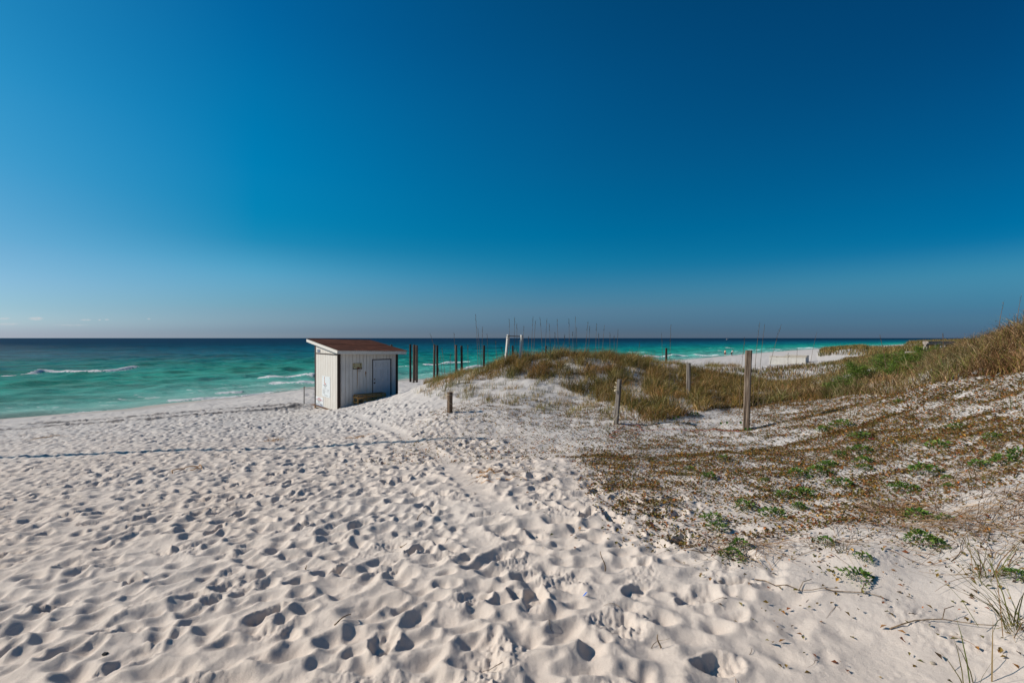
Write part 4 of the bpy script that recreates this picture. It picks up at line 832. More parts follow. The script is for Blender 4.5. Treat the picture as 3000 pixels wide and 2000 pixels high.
sg = shed_root('notice_board', 'tall white sign with red and orange crescent emblem on the sunny shed side', 'sign', (-.004, .90, .37))
MB().box(-.006, 0, 0, 1.0, 0, .91, .002).build('panel', M_SGN, sg)
cr = []
for k in range(21):                             # crescent emblem: an open swoosh that thins to a point at the top
    t = k / 20; a = math.radians(140 - 0) + t * math.radians(205); R1 = .135; wd = .05 * math.sin(math.pi * min(t * .9 + .06, 1)) + .004
    cr.append((a, R1, wd))
def cres(t0, t1, mat, nm):
    pt = [c for i, c in enumerate(cr) if t0 <= i / 20 <= t1]; ey, ez = .60, .66
    outer = [(-.0085, ey - math.cos(a) * R1 * .85 * 1.0, ez + math.sin(a) * R1 * .9) for a, R1, w in pt]; inner = [(-.0085, ey - math.cos(a) * (R1 - w) * .85, ez + math.sin(a) * (R1 - w) * .9) for a, R1, w in pt]
    mb = MB()
    for i in range(len(pt) - 1): mb.poly([outer[i], outer[i + 1], inner[i + 1], inner[i]], (.0015, 0, 0))
    return mb.build(nm, mat, sg)
cres(.0, .5, ORG, 'emblem'); cres(.5, 1.0, RED, 'emblem')
MB().poly([(-.0085, .66, .66), (-.0085, .70, .86), (-.0085, .62, .895), (-.0085, .69, .82), (-.0085, .71, .70)], (.0015, 0, 0)).build('emblem', ORG, sg)
lettering(sg, INK, .36, .84, .49, .525, 10, rn); lettering(sg, INK, .50, .72, .44, .47, 5, rn); lettering(sg, INK, .47, .71, .375, .392, 8, rn)
for (y0, y1, z) in ((.08, .42, .335), (.52, .90, .345), (.10, .40, .295), (.62, .90, .30), (.28, .42, .262), (.52, .92, .262), (.12, .42, .228), (.60, .90, .228), (.60, .90, .195), (.60, .88, .165), (.60, .90, .135)):
    lettering(sg, INK, y0, y1, z - .006, z + .006, int((y1 - y0) / .025), rn)
lettering(sg, flat('grey_print', (.22, .23, .22)), .26, .74, .055, .085, 12, rn)
for (y, z) in ((.05, .86), (.95, .86), (.05, .05), (.95, .05)): MB().tube([(-.006, y, z), (-.010, y, z)], .01, 8).build('screw', M_RUSTY, sg)
s2 = shed_root('notice_board', 'lower white sign with red heading, black number and blue bands on the shed side', 'sign', (-.004, 1.74, -.15))
MB().box(-.006, 0, 0, .98, 0, .44, .002).build('panel', M_SGN, s2)
lettering(s2, RED, .32, .74, .355, .40, 6, rn); lettering(s2, RED, .06, .93, .285, .335, 15, rn); lettering(s2, INK, .32, .78, .235, .265, 8, rn); lettering(s2, INK, .42, .68, .19, .22, 5, rn)
lettering(s2, flat('grey_print', (.22, .23, .22)), .22, .80, .15, .17, 14, rn); lettering(s2, INK, .08, .90, .085, .14, 12, rn)
MB().box(-.0085, -.007, .02, .96, .05, .072).box(-.0085, -.007, .02, .80, .02, .038).build('blue_band', BLUE, s2)
s3 = shed_root('eave_plate', 'small grey blue plate under the eave at the back of the shed side', 'sign', (-.004, 2.16, 2.32)); MB().box(-.01, 0, 0, .36, 0, .13, .003).build('panel', flat('blue_grey_plate', (.12, .15, .21)), s3); MB().box(-.013, -.0105, .03, .33, .045, .055).box(-.013, -.0105, .03, .33, .085, .095).build('band', flat('pale_plate', (.3, .34, .4)), s3)
# slatted pallet bench in front of the door
bn = shed_root('pallet_bench', 'low slatted bench of yellowish pallet wood in front of the shed', 'bench', (.63, -.52, 0)); PW = lambda ax: wood('pallet_wood_' + ax, (.34, .18, .065), (.60, .36, .15), .4, .7, ax); PX, PZ, PY = PW('x'), PW('z'), PW('y')
for k in range(4): MB().box(0, 1.28, .03 + k * .11, .12 + k * .11, .545, .57, .004).build('seat_slat', PX, bn)
for z0 in (.43, .29, .15, .0): MB().box(.28, 1.28, 0, .02, z0, z0 + .10, .004).build('front_slat', PX, bn)
MB().box(-.04, .27, 0, .022, .40, .49, .004).build('front_slat', PX, bn)
for x0 in (0.0, .24, .36, .80, 1.22): MB().box(x0, x0 + .06, .024, .064, -.4, .54, .004).build('leg', PZ, bn)
for x0 in (0.0, 1.22): MB().box(x0, x0 + .06, .40, .44, -.4, .54, .004).build('leg', PZ, bn)
for z0 in (.42, .22): MB().box(-.022, -.002, .0, .46, z0, z0 + .09, .004).build('end_slat', PY, bn)
MB().box(.02, 1.26, .42, .445, .2, .3, .004).build('back_slat', PX, bn)
lp_ = MB(); lp_.tube([(.62 + .15 * math.cos(t), -.05 - .03 * math.sin(t), .12 + .13 * math.sin(t)) for t in np.linspace(.2, 3.2, 14)], .009, 6); o = lp_.build('rope_loop', mottled('pale_rope', (.35, .27, .15), (.45, .36, .22), 30), None)
o.matrix_world = bn.matrix_world.copy(); o.location = bn.location; o.rotation_euler = bn.rotation_euler; tag(o, 'loop of pale old rope lying against the pallet bench', 'rope')
# low deck at the back corner with a pipe rail
dk_ = shed_root('wooden_platform', 'low weathered wooden step platform at the seaward corner of the shed', 'platform', (0, DP + .03, 0)); DKX = wood('deck_wood', (.16, .10, .07), (.34, .24, .18), .4, 1, 'y')
for k in range(6): MB().box(-.12 + k * .17, .04 + k * .17, 0, 1.75, -.36, -.33, .004).build('plank', DKX, dk_)
MB().box(-.12, -.09, .0, 1.75, -.50, -.365, .004).build('rim_board', wood('rim_wood', (.35, .24, .15), (.55, .42, .30), .4, 1, 'y'), dk_)
MB().box(-.09, .9, 1.70, 1.74, -.6, -.365, .004).build('rim_board', DKX, dk_)
MB().box(-.06, .06, .5, .62, -.9, -.366, .004).box(-.06, .06, 1.5, 1.62, -.9, -.366, .004).build('support', DKX, dk_)
rl = shed_root('pipe_rail', 'thin dark metal pipe rail standing on the platform beside the shed', 'rail', (.0, DP, 0)); M_PIPE = mottled('dark_pipe', (.06, .05, .045), (.14, .11, .09), 20, .5, .5)
MB().tube([(-.03, 1.5, -.33), (-.03, 1.5, .60)], .022, 8).build('post', M_PIPE, rl); MB().tube([(-.03, 1.5, .59), (-.03, .9, .585), (-.03, .02, .58)], .014, 8).build('top_rail', M_PIPE, rl)
MB().tube([(-.03, 1.5, -.325), (-.03, 1.5, -.315)], .05, 10).build('base_plate', M_PIPE, rl)

# ------------------------------------------------------------------ posts
def rough_post(name, w, d, h, mat, seed, taper=.0, cracks=3, round_=False, top_slant=0.0, bury=.5):
    r = random.Random(seed); b = MB(); n = 20 if round_ else 16; lev = 24; rings = []
    ck = [r.uniform(0, 6.28) for _ in range(cracks)]; cr_ = [r.uniform(.06, .14) for _ in range(cracks)]
    for k in range(lev + 1):
        z = -bury + (h + bury) * k / lev; ring = []
        for i in range(n * 2):
            a = i / (n * 2) * 2 * math.pi; c_, s_ = math.cos(a), math.sin(a)
            q_ = 1.0 if round_ else 1.0 / (abs(c_) ** 9 + abs(s_) ** 9) ** (1 / 9)
            for ca, cw in zip(ck, cr_):
                dlt = abs((a - ca - .05 * math.sin(z * 3 + ca) + math.pi) % (2 * math.pi) - math.pi); q_ *= 1 - .16 * math.exp(-(dlt / cw) ** 2) * (.5 + .5 * math.sin(z * 2.1 + ca * 3))
            q_ *= 1 + .012 * math.sin(7 * a + z * 9 + seed) + .01 * math.sin(z * 17 + seed); tp = 1 - taper * (k / lev)
            ring.append(b.bm.verts.new((c_ * q_ * w / 2 * tp, s_ * q_ * d / 2 * tp, z + (top_slant * c_ * w if k == lev else 0))))
        rings.append(ring)
    for A, B in zip(rings[:-1], rings[1:]):
        for i in range(len(A)): b.bm.faces.new((A[i], A[(i + 1) % len(A)], B[(i + 1) % len(A)], B[i]))
    b.bm.faces.new(rings[-1]); o = b.build(name, mat); return o
M_P1 = wood('weathered_brown_post', (.10, .068, .048), (.30, .235, .18), 1.0, .8); M_P2 = wood('brown_square_post', (.10, .065, .042), (.25, .175, .12), .7, .8); M_P3 = wood('grey_brown_post', (.12, .10, .085), (.33, .29, .25), .8, .8)
def place(o, px, py, D, rz=0, leanx=0, leany=0):
    x = (px - CX) / F * D; o.location = (x, D, EYE - (py - HY) / F * D); o.rotation_euler = (leany, leanx, rz); return o
def topost(name, px, pyb, pyt, D, wpx, mat, seed, label, cat='post', lean=0, rz=0, round_=False, sq=1.0, group=None, cracks=3):
    w = wpx / F * D; h = (pyb - pyt) / F * D; o = rough_post(name, w, w * sq, h, mat, seed, round_=round_, cracks=cracks, taper=.06 if round_ else 0); place(o, px, pyb, D, rz, lean); tag(o, label, cat, group); return o
topost('wooden_post', 2186, 1254, 1026, 9.3, 16.5, M_P1, 1, 'tallest square weathered wooden post on the vine-covered slope', lean=.030, rz=-.68, cracks=6)
topost('wooden_post', 1804, 1249, 1110, 10.2, 11.5, M_P3, 2, 'leaning weathered wooden post with pale rope knotted near its top', lean=.085, rz=-.66)
topost('wooden_post', 2017, 1160, 1063, 13.0, 10.5, M_P3, 3, 'grey wooden post standing in the dune grass between two other posts', lean=.0, rz=-.6)
topost('wooden_post', 1318, 1212, 1148, 12.0, 12.5, M_P2, 4, 'short brown square post with thin line around its top near the shed', lean=0, rz=-.78)
M_ROPE = mottled('pale_rope', (.50, .42, .28), (.66, .58, .42), 60, .9, .1)
def ropething(label, loops, r_=.008):
    mb = MB()
    for p in loops: mb.tube(p, r_, 6)
    return tag(mb.build('rope', M_ROPE, smooth=True), label, 'rope')
def at(px, py, D): return Vector(((px - CX) / F * D, D, EYE - (py - HY) / F * D))
def ringpts(px, py, D, R, tilt_=0, n=16): c = at(px, py, D); return [c + Vector((R * math.cos(t), R * math.sin(t), tilt_ * math.cos(t) * R)) for t in np.linspace(0, 2 * math.pi, n)]
D_ = 10.2; zo = -.075
ropething('pale rope knotted twice round the leaning post and trailing to the sand', [ringpts(1811, 1124, D_, .062, -.5), ringpts(1809, 1135, D_, .064, -.3), ringpts(1808, 1139, D_, .062, .7),
          [at(1817, 1124, D_ + zo), at(1822, 1130, D_ + zo), at(1825, 1137, D_ + zo), at(1826, 1142, D_ + zo)], [at(1803, 1140, D_ + zo), at(1802.5, 1146, D_ + zo), at(1804, 1150, D_ + zo)]], .009)
gx, gy, gz = unproj(1776, 1262)
ropething('thin grey rope running from the foot of the leaning post to the sand', [[at(1812, 1212, 10.12), at(1800, 1228, 10.02), Vector((gx + .14, gy + .04, hg(gx + .14, gy + .04) + .06)), Vector((gx, gy, hg(gx, gy) + .012))]], .006)
ropething('thin white line wound round the short post near the shed', [ringpts(1318, 1156, 12.0, .074, .02), [at(1310.5, 1160, 11.93), at(1311, 1172, 11.92), at(1316, 1179, 11.90), at(1325, 1186, 11.96)], ringpts(1318, 1211, 12.0, .074, .02)], .005)
# red cord lying over the vines
def ground_line(name, pts, r_, mat, label, cat, lift=.01):
    P = [unproj(*p) for p in pts]; Q = []
    for (a, b) in zip(P[:-1], P[1:]):
        for t in np.linspace(0, 1, 7)[:-1]: x = a[0] + (b[0] - a[0]) * t; y = a[1] + (b[1] - a[1]) * t; Q.append((x, y))
    Q.append(P[-1][:2]); Q = np.array(Q)
    for _ in range(3): Q[1:-1] = (Q[:-2] + 2 * Q[1:-1] + Q[2:]) / 4
    return tag(MB().tube([(x, y, hg(x, y) + lift) for x, y in Q], r_, 5).build(name, mat, smooth=True), label, cat)
M_RC = mottled('red_cord', (.34, .03, .03), (.5, .08, .07), 20)
ground_line('red_cord', [(2175, 1270), (2100, 1266), (2030, 1262), (1960, 1259), (1900, 1262), (1840, 1263), (1800, 1266)], .004, M_RC, 'straight red cord lying across the vines between the two tallest posts', 'cord', .022)
ground_line('red_cord', [(1878, 1260), (1872, 1247), (1850, 1244), (1826, 1250), (1806, 1262), (1788, 1274), (1786, 1281), (1796, 1284), (1812, 1279)], .004, M_RC, 'looped end of red cord just right of the leaning roped post', 'cord', .022)

# ------------------------------------------------------------------ old pier pilings at the water's edge
M_PIL = wood('dark_grey_piling', (.055, .040, .032), (.20, .155, .125), .8, .45); M_PILD = wood('charred_piling', (.022, .016, .014), (.085, .060, .048), .8, .45)
PIL = [(1202.5, 1008, 1120, 6.6, 50, M_PILD, 'first dark round piling right of the shed, foot in the water'), (1212, 1009, 1122, 6.2, 48, M_PIL, 'second piling right of the shed, middle of the first trio'), (1221, 1011, 1122, 7.4, 47, M_PIL, 'thick pale third piling of the first trio right of the shed'),
       (1217, 1010.5, 1120, 4.6, 53, M_PILD, 'thin dark piling hidden behind the first trio right of the shed'), (1271.5, 1008.5, 1120, 6.6, 49, M_PIL, 'fourth piling, left one of the second pair'), (1281.5, 1011, 1122, 6.8, 50, M_PILD, 'fifth piling, right one of the second pair'),
       (1337.5, 1010, 1120, 7.0, 47, M_PIL, 'sixth piling, left one of the third pair, with reddish streak'), (1353, 1012, 1120, 7.0, 47, M_PILD, 'seventh piling, right one of the third pair'), (1417, 1011, 1120, 6.6, 48, M_PILD, 'single black piling at the left foot of the grassy dune'),
       (1502, 1012, 1110, 5.6, 49, M_PILD, 'piling showing between the legs of the white frame'), (1599, 1013, 1110, 5.4, 50, M_PILD, 'piling top showing above the dune grass right of the white frame'), (1951.5, 1019, 1085, 6.6, 52, M_PILD, 'stubby black piling top far right, before the distant surf'),
       (1147, 1009, 1100, 6.4, 55, M_PIL, 'piling top just visible over the right end of the shed roof')]
for i, (px, yt, yb, wp, D, mt, lab) in enumerate(PIL):
    topost('pier_piling', px, yb, yt, D, wp, mt, 40 + i, lab, 'piling', lean=[-.004, .006, .0, 0, .012, -.006, -.012, -.008, .01, 0, .004, .01, 0][i], round_=True, group='old pier pilings by the water')

# white frame on the dune crest
fm_ = empty('white_frame', tuple(at(1506, 1062, 18.4)), 0, 'pair of white leaning posts joined by a metal bar on the dune crest', 'frame'); M_WP = wood('white_painted_post', (.60, .57, .52), (.78, .75, .70), .5, .7)
def lp3(px, py, D=18.4): return at(px, py, D) - at(1506, 1062, 18.4)
for (x0, y0, x1, y1) in ((1481, 1062, 1488.5, 980), (1522, 1064, 1528.5, 981)):
    a, b = lp3(x0, y0), lp3(x1, y1); t = (b - a).normalized(); q_ = t.to_track_quat('Z', 'Y').to_matrix().to_4x4(); MB().box(-.046, .046, -.04, .04, -.3, (b - a).length, .006, M=Matrix.Translation(a) @ q_ @ Matrix.Rotation(-.75, 4, 'Z')).build('post', M_WP, fm_)
MB().tube([lp3(1484, 983.5), lp3(1531, 985.5)], .018, 8).build('bar', M_PIPE, fm_)
for (x, y) in ((1486, 984), (1486, 989.5), (1529, 986)): p = lp3(x, y); MB().tube([p + Vector((0, -.042, 0)), p + Vector((0, -.06, 0))], .016, 8).build('bolt', M_PIPE, fm_)

# ------------------------------------------------------------------ far away: beach boxes, boat, people, boardwalk, hut
def beach_box(px0, px1, yt, yb, D, label, dep=1.0, shade=.2):
    a = at(px0, yb, D); w = (px1 - px0) / F * D / .78; h = (yb - yt) / F * D; rt = empty('beach_box', tuple(a), -.75, label, 'storage box', 'white storage boxes on the far beach'); bm_ = M_BX
    MB().box(0, w, 0, dep, -.4, h - .07, .02).build('body', bm_, rt); MB().box(-.04, w + .04, -.04, dep + .04, h - .068, h, .015).build('lid', M_BXL, rt)
    for u in (.02, w * .5, w - .10): MB().box(u, u + .08, -.014, -.001, -.3, h - .075, .004).build('batten', bm_, rt)
    MB().box(w * .2, w * .2 + .06, -.045, -.041, h - .12, h - .03, .003).build('latch', M_PIPE, rt); return rt
M_BX = mottled('offwhite_board', (.44, .42, .38), (.54, .52, .48), 3); M_BXL = mottled('tan_lid', (.42, .36, .27), (.55, .48, .38), 3)
beach_box(2254, 2325, 1043, 1064, 62, 'nearer and longer of two white wooden boxes on the far beach', 1.6); beach_box(2300, 2342, 1040, 1058, 68, 'farther white wooden box half hidden behind the longer box', 1.6)
boat = empty('motorboat', tuple(at(2131, 991.5, 1500)), .25, 'tiny white motorboat with dark cabin on the horizon', 'boat'); boat.location.z = 0
h_ = MB(); sec = [(-3.4, 1.3, 1.0), (-1, 1.5, 1.05), (1.5, 1.2, 1.2), (3.6, .05, 1.7)]; rg = []
for (x, hw, z) in sec: rg.append([h_.bm.verts.new(p) for p in ((x, -hw, z), (x, -hw * .7, -.3), (x, hw * .7, -.3), (x, hw, z))])
for A, B in zip(rg[:-1], rg[1:]):
    for i in range(3): h_.bm.faces.new((A[i], A[i + 1], B[i + 1], B[i]))
    h_.bm.faces.new((A[3], A[0], B[0], B[3]))
h_.bm.faces.new(rg[0]); h_.bm.faces.new(rg[-1][::-1]); h_.build('hull', flat('white_hull', (.8, .8, .8), .3), boat)
MB().box(-1.0, 1.0, -.9, .9, 1.1, 2.2, .1).build('cabin', flat('dark_cabin', (.03, .035, .04), .3), boat); MB().box(-1.3, 1.3, -1.1, 1.1, 2.25, 2.4, .03).build('roof', flat('boat_roof', (.8, .8, .8)), boat); MB().tube([(-.3, 0, 2.4), (-.3, 0, 3.6)], .05, 6).build('mast', M_PIPE, boat)
SKIN = mottled('sunlit_skin', (.50, .28, .18), (.58, .34, .23), 5, .5, .4)
def person(label, loc, rz, J, clothes, hair, hairz=0, cap=None):
    root = empty('person', loc, rz, label, 'person'); bm = bmesh.new(); ly = bm.verts.layers.skin.verify(); vs = {}
    for k, (p, rad_, par) in J.items():
        v_ = bm.verts.new(p); v_[ly].radius = (rad_, rad_) if isinstance(rad_, float) else rad_; v_[ly].use_root = (k == 'pelvis'); vs[k] = v_
        if par: bm.edges.new((vs[par], v_))
    me = bpy.data.meshes.new('body'); bm.to_mesh(me); bm.free(); me.materials.append(SKIN); o = bpy.data.objects.new('body', me); COL.objects.link(o); o.parent = root
    o.modifiers.new('skin', 'SKIN'); sb = o.modifiers.new('sub', 'SUBSURF'); sb.levels = sb.render_levels = 1; sb.use_limit_surface = False
    for nm, path, rads, mt in clothes: MB().tube(path, .1, 14, rads).build(nm, mt, root, True)
    hd = Vector(J['head'][0]); 
    for nm, mt, sx, sy, sz, dz in hair:
        b = bmesh.new(); bmesh.ops.create_uvsphere(b, u_segments=14, v_segments=9, radius=1); 
        for v_ in b.verts: v_.co = Vector((v_.co.x * sx, v_.co.y * sy, max(v_.co.z, -.35) * sz)) + hd + Vector((0, 0, dz))
        me = bpy.data.meshes.new(nm); b.to_mesh(me); b.free(); me.materials.append(mt); o2 = bpy.data.objects.new(nm, me); COL.objects.link(o2); o2.parent = root
    return root
def skeleton(bend=0.0, stride=.16, armf=.1):
    def sp(z, y=0): dy = math.sin(bend) * (z - .95) ; dz = .95 + math.cos(bend) * (z - .95); return (y + dy, dz)   # lean forward along +x
    J = {}; a = lambda k, x, y, z, r_, p: J.__setitem__(k, ((x, y, z), r_, p))
    a('pelvis', 0, 0, .95, (.13, .17), None)
    for k, z, r_, p in (('waist', 1.10, (.12, .15), 'pelvis'), ('chest', 1.32, (.13, .18), 'waist'), ('neck', 1.50, (.055, .055), 'chest'), ('head', 1.64, (.095, .08), 'neck'), ('crown', 1.74, (.06, .06), 'head')):
        x, zz_ = sp(z); a(k, x, 0, zz_, r_, p)
    for s_ in (-1, 1):
        n = 'l' if s_ > 0 else 'r'; st_ = stride * s_; a('hip' + n, 0, .10 * s_, .90, (.10, .10), 'pelvis'); a('knee' + n, st_ * .5 + .04, .10 * s_, .50, (.06, .06), 'hip' + n); a('ankle' + n, st_, .10 * s_, .08, (.04, .04), 'knee' + n); a('toe' + n, st_ + .17, .11 * s_, .03, (.035, .03), 'ankle' + n)
        x, zz_ = sp(1.42); a('sh' + n, x, .17 * s_, zz_, (.065, .065), 'chest'); a('el' + n, x + armf * -s_ * .6 + bend * .05, .22 * s_, zz_ - .29, (.042, .042), 'sh' + n); a('wr' + n, x - armf * s_ + .06 + bend * .1, .22 * s_, zz_ - .54, (.028, .028), 'el' + n); hx, hz = x - armf * s_ + .07 + bend * .1, zz_ - .62; a('palm' + n, hx, .22 * s_, hz, (.03, .018), 'wr' + n)
        for f in range(4): a('f%d' % f + n, hx + .012 + .004 * f, .22 * s_ + (f - 1.5) * .02, hz - .08 - (.02 if f in (1, 2) else 0), (.009, .009), 'palm' + n)
        a('th' + n, hx + .05, .22 * s_ - .02 * s_, hz - .035, (.010, .010), 'palm' + n)
    return J
c1 = flat('dark_red_shorts', (.14, .012, .035), .8); c2 = flat('black_cloth', (.015, .015, .02), .8); c3 = flat('white_cloth', (.6, .6, .6), .8); c4 = flat('dark_hair', (.06, .035, .022), .7); c5 = flat('dark_cap', (.015, .02, .03), .8)
D1 = 112
def onbeach(px, D): x = (px - CX) / F * D; return (x, D, hg(x, D))
J1 = skeleton(.10, .14); person('shirtless person in dark red shorts and dark cap walking by the water', onbeach(2124, 123), .4, J1,
       [('shorts', [(0, 0, 1.02), (0, 0, .86)], [.165, .20], c1), ('shorts_leg', [(.0, .1, .9), (.05, .1, .55)], [.12, .10], c1), ('shorts_leg', [(-.0, -.1, .9), (.0, -.1, .55)], [.12, .10], c1)], [('cap', c5, .115, .1, .12, .05)])
J2 = skeleton(.45, .22); person('person bending forward in white top with dark bag and dark trousers by the water', onbeach(2144, 124), .2, J2,
       [('top', [(.02, 0, .98), (.10, 0, 1.15), (.19, 0, 1.36)], [.15, .15, .19], c3), ('trouser_leg', [(0, .1, .95), (.12, .1, .5), (.2, .1, .2)], [.12, .08, .07], c2), ('trouser_leg', [(0, -.1, .95), (-.05, -.1, .5), (-.16, -.1, .2)], [.12, .08, .07], c2)], [('hair', c4, .12, .11, .14, .02)])
bgp = onbeach(2142.5, 123.4); bgo = MB().box(-.12, .12, -.18, .18, .55, .95, .05).tube([(0, -.1, .94), (0, -.08, 1.25), (0, .08, 1.25), (0, .1, .94)], .012, 6).build('shoulder_bag', c2); bgo.location = bgp; tag(bgo, 'dark bag carried at the bending person\'s side', 'bag')
# boardwalk with a bench-like plank, on the right
bw = empty('boardwalk', tuple(at(2790, 1042, 17)), 0, 'grey weathered wooden boardwalk railing with slanting legs on the right dune', 'boardwalk'); BWX = wood('grey_rail_wood', (.20, .17, .15), (.40, .36, .32), .5, .8, 'x'); BWZ = wood('grey_leg_wood', (.20, .17, .15), (.40, .36, .32), .5, .8, 'z')
def bp(px, py, D=17): return at(px, py, D) - at(2790, 1042, 17)
def beam(a, b, w, d, nm, mt, par):
    t = (b - a).normalized(); q_ = t.to_track_quat('Z', 'Y').to_matrix().to_4x4(); return MB().box(-w / 2, w / 2, -d / 2, d / 2, 0, (b - a).length, .004, M=Matrix.Translation(a) @ q_).build(nm, mt, par)
MB().box(bp(2708, 0).x, bp(2905, 0).x, -.10, .06, bp(0, 1009).z, bp(0, 1005.5).z, .004).build('handrail', BWX, bw)
MB().box(bp(2727, 0).x, bp(2806, 0).x, .10, .35, bp(0, 1006).z, bp(0, 999.5).z, .004, M=None).build('backrest_plank', BWX, bw)
MB().box(bp(2712, 0).x, bp(2905, 0).x, -.03, .01, bp(0, 1012).z, bp(0, 1010).z, .004).build('under_rail', wood('dark_rail_wood', (.03, .022, .018), (.09, .07, .055), .5, .8, 'x'), bw)
for (x0, y0, x1, y1) in ((2699, 1056, 2712, 1008), (2775, 1044, 2784, 1008)): beam(bp(x0, y0), bp(x1, y1), .085, .05, 'slanted_leg', BWZ, bw)
for x0 in (2716, 2742, 2770, 2806, 2840, 2875): beam(bp(x0, 1060, 17.5), bp(x0, 1009, 17.5), .07, .07, 'post', BWZ, bw)
MB().box(bp(2712, 0).x, bp(2905, 0).x, .25, .9, bp(0, 1034).z, bp(0, 1031).z, .004).build('deck', BWX, bw)
for i, (x0, x1, y0, y1, lab) in enumerate([(2755, 2764, 1011, 1020, 'left of three small white notices seen under the boardwalk rail'), (2767, 2774.5, 1011, 1021, 'middle white notice under the boardwalk rail'), (2789, 2797, 1012, 1021, 'right white notice under the boardwalk rail, with dark print')]):
    p = at(x0, y1, 17.8); w = (x1 - x0) / F * 17.8; h = (y1 - y0) / F * 17.8; rt = empty('notice', tuple(p), 0, lab, 'notice', 'white notices under the rail'); MB().box(0, w, 0, .012, 0, h, .002).build('panel', flat('white_notice', (.7, .72, .74)), rt); MB().box(w * .3, w * .4, -.003, -.0005, h * .2, h * .8).build('print', flat('teal_print', (.05, .12, .12)), rt)
    MB().box(w * .45, w * .55, .013, .03, -.4, h * .9).build('stake', BWZ, rt)
# distant white beach huts past the dune, just under the horizon
for i, (x0, x1, yt, D, lab) in enumerate([(2872, 2880, 992, 300, 'left white hut on the far shore at the foot of the hill'), (2884, 2893, 991.2, 300, 'larger right white hut on the far shore at the foot of the hill')]):
    p = at(x0, 998, D); w = (x1 - x0) / F * D; h = (998 - yt) / F * D; rt = empty('far_hut', tuple(p), 0, lab, 'hut', 'white huts on the far shore'); mw = flat('pale_hut', (.6, .58, .55)); MB().box(0, w, 0, 3, -1.5, h * .75, .02).build('wall', mw, rt)
    MB().poly([(-.2, -.2, h * .75), (w + .2, -.2, h * .75), (w * .5, -.2, h)], (0, 3.4, 0)).build('roof', flat('brown_hut_roof', (.25, .17, .12)), rt); MB().box(w * .4, w * .6, -.02, -.001, -1, h * .45).build('door', flat('hut_door', (.1, .09, .08)), rt)

# ------------------------------------------------------------------ small things on the sand
x, y, z = unproj(2872, 1090); z = hg(x, y)
vs = []; n = 18; rr_ = np.random.default_rng(8); gxs = np.linspace(-.155, .155, n); gys = np.linspace(-.07, .07, 9)
hf = lambda u, v_: .05 * max(0, 1 - (u / .16) ** 2) * max(0, 1 - (v_ / .075) ** 2) ** .6 * (1 + .25 * math.sin(u * 40) + .2 * math.sin(v_ * 60 + u * 25)) + .002
vs = [(u * (1 - .4 * abs(v_) / .07 * (abs(u) / .155)), v_ + .012 * math.sin(u * 22), hf(u, v_)) for v_ in gys for u in gxs] ; i = np.arange(8)[:, None] * n + np.arange(n - 1)[None]; qd = np.stack([i, i + 1, i + n + 1, i + n], -1).reshape(-1, 4)
o = np_mesh('crumpled_bag', vs, qd, None, mottled('pale_grey_plastic', (.42, .46, .50), (.55, .58, .60), 60, .4, .5), smooth=False); o.location = (x, y, z + .015); o.rotation_euler = (.15, -.12, .1)
m_ = o.modifiers.new('s', 'SOLIDIFY'); m_.thickness = .004; tag(o, 'crumpled pale grey bag lying on the vines below the hill crest', 'bag')
x, y, z = unproj(2556, 1287); o = MB().box(-.06, .06, -.01, .01, 0, .004, .001).box(.02, .07, .008, .02, .002, .006, .001).build('pink_tape', flat('pink_tape', (.6, .05, .16))); o.location = (x, y, hg(x, y) + .02); o.rotation_euler = (0, .1, .15); tag(o, 'strip of bright pink tape among the brown vines', 'tape')
x, y, z = unproj(1713, 1752); o = MB().poly([(-.012, 0, 0), (0, -.006, .01), (.016, 0, .026), (.008, .006, .02)], (0, .003, .001)).build('blue_scrap', flat('blue_scrap', (.01, .12, .5))); o.location = (x, y, hg(x, y) + .002); tag(o, 'tiny bright blue scrap standing in the trodden sand', 'litter')
x, y, z = unproj(308, 1912); o = MB().box(-.014, .014, -.01, .01, 0, .012, .004).build('black_pebble', flat('black_pebble', (.01, .01, .012))); o.location = (x, y, hg(x, y)); tag(o, 'small black stone on the sand at lower left', 'stone')
x, y, z = unproj(2733, 1930); b = bmesh.new(); bmesh.ops.create_icosphere(b, subdivisions=2, radius=.010); me = bpy.data.meshes.new('shell'); b.to_mesh(me); b.free(); me.materials.append(mottled('shell', (.30, .25, .19), (.42, .37, .30), 60)); o = bpy.data.objects.new('small_shell', me); COL.objects.link(o); o.location = (x, y, hg(x, y) + .003); o.scale = (1.3, 1, .7); tag(o, 'small tan shell on the smooth sand at lower right', 'shell')
# washed-up orange weed
M_KELP = mottled('orange_dry_weed', (.32, .14, .035), (.48, .25, .08), 20)
def weedtuft(px, py, n, sp, label, seed, ln=.2, rise=.25):
    x, y, z = unproj(px, py); r = np.random.default_rng(seed); X = r.normal(x, sp, n); Y = r.normal(y, sp * .6, n); V, q, t, c = ribbons(X, Y, r, ln * r.uniform(.5, 1.2, n), .012, np.array([(.3, .14, .04)]), 5, .5, .02, rise)
    o = np_mesh('dry_seaweed', V - np.array([x, y, z]), q, None, M_KELP); o.location = (x, y, z); tag(o, label, 'seaweed')
weedtuft(806, 1291, 26, .13, 'tuft of orange dry seaweed on the long pole shadow', 1, .28); weedtuft(1050, 1281, 20, .16, 'orange brown seaweed strand right of the brighter tuft, on the shadow line', 2, .3, .08); weedtuft(135, 1281, 22, .12, 'scattered orange weed on the far left sand near the wheel tracks', 3, .5, .02)
weedtuft(1415, 1386, 14, .1, 'dry reddish weed tuft beside the drag mark', 4, .2, .2); weedtuft(1440, 1400, 8, .16, 'long reddish weed strand lying right of the drag mark', 5, .35, .02); weedtuft(1180, 1338, 5, .03, 'small clot of brown weed left of the drag mark', 6, .1)
weedtuft(1700, 1545, 1, .02, 'single brown seed pod on the sand left of the vines', 9, .06, .3)
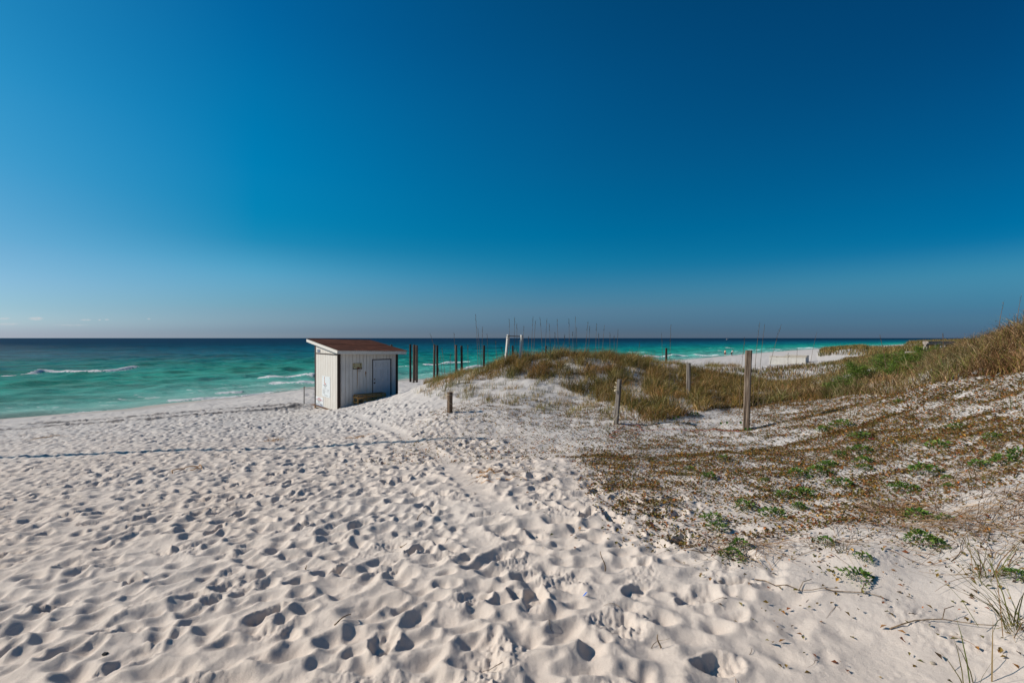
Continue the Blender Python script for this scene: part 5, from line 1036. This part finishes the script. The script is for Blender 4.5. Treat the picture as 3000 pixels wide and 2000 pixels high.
x, y, z = unproj(548, 1378); pts = [(x + .19 * math.cos(t) + .02 * math.sin(5 * t), y + .24 * math.sin(t)) for t in np.linspace(-.6, 3.9, 18)]
tag(MB().tube([(a, b, hg(a, b) + .03) for a, b in pts], .008, 6).build('dry_seaweed', M_KELP, smooth=True), 'curled ring of orange dried stem on the open trodden sand', 'seaweed')
M_STK = wood('driftwood', (.13, .085, .05), (.33, .24, .15), .5, 2)
for i, (px, py, ln, ang, up, lab) in enumerate([(1222, 1523, .09, .9, .8, 'short dark stick poking up in the middle foreground sand'), (900, 1669, .09, 2.2, .3, 'tan splinter in the left middle foreground'), (985, 1843, .12, 1.2, .2, 'pale knobbly twig at the bottom centre left'), (1172, 1590, .10, -.8, .1, 'thin bent twig left of centre foreground'),
                                                (1768, 1672, .13, 1.5, 1.1, 'thin upright twig at the edge of the vine patch'), (1933, 1895, .06, 1.5, 1.0, 'small upright brown stub in the lower foreground'), (1825, 1588, .05, .2, .1, 'short brown chip near the vine edge'), (2265, 1240, .25, .2, .02, 'long thin dry stick lying right of the tall post'), (1690, 1165, .35, -.6, .25, 'branched driftwood stick on the bright sand before the dune'),
                                                (2210, 1700, .45, -.65, .03, 'long dry vine stem lying on the sand below the weeds'), (2000, 1610, .5, -.2, .01, 'long curved brown runner stem at the left edge of the vines'), (2420, 1730, .3, -.8, .02, 'straight tan straw on the smooth lower right sand'), (2600, 1830, .45, -.35, .04, 'long pale straw on the smooth lower right sand')]):
    x, y, z = unproj(px, py); z = hg(x, y); r = random.Random(i); d = Vector((math.cos(ang) * math.cos(up), math.sin(ang) * math.cos(up), math.sin(up))); P = []; sdv = Vector((-math.sin(ang), math.cos(ang), 0))
    for k in range(8):
        t = k / 7; p = Vector((x, y, 0)) + d * ln * t + sdv * ln * .12 * math.sin(t * 4 + i); P.append((p.x, p.y, (hg(p.x, p.y) if up < .5 else z) + p.z + .006))
    rad_ = .0028 if ln > .2 else .004; mb = MB().tube(P, rad_, 6, [rad_ * (1.2 - .6 * k / 7) for k in range(8)])
    if ln > .2: q_ = Vector(P[4]); mb.tube([q_, q_ + Vector((.05, .04, .03)), q_ + Vector((.11, .05, .04))], .002, 5)
    tag(mb.build('twig', M_STK, smooth=True), lab, 'twig')

# pole outside the frame on the left; its long thin shadow crosses the beach
x0, y0 = -15.2, 10.96; z0 = hg(x0, y0); pole = empty('utility_pole', (x0, y0, z0), 0, 'tall bare wooden pole standing left of the view, casting the long thin shadow', 'pole')
MB().tube([(0, 0, -.6), (0, 0, 4), (0, 0, 9.85)], .09, 12, [.105, .09, .07]).build('pole', M_PIL, pole); MB().tube([(0, 0, 9.85), (0, 0, 9.92)], .085, 12).build('cap', M_PIPE, pole)
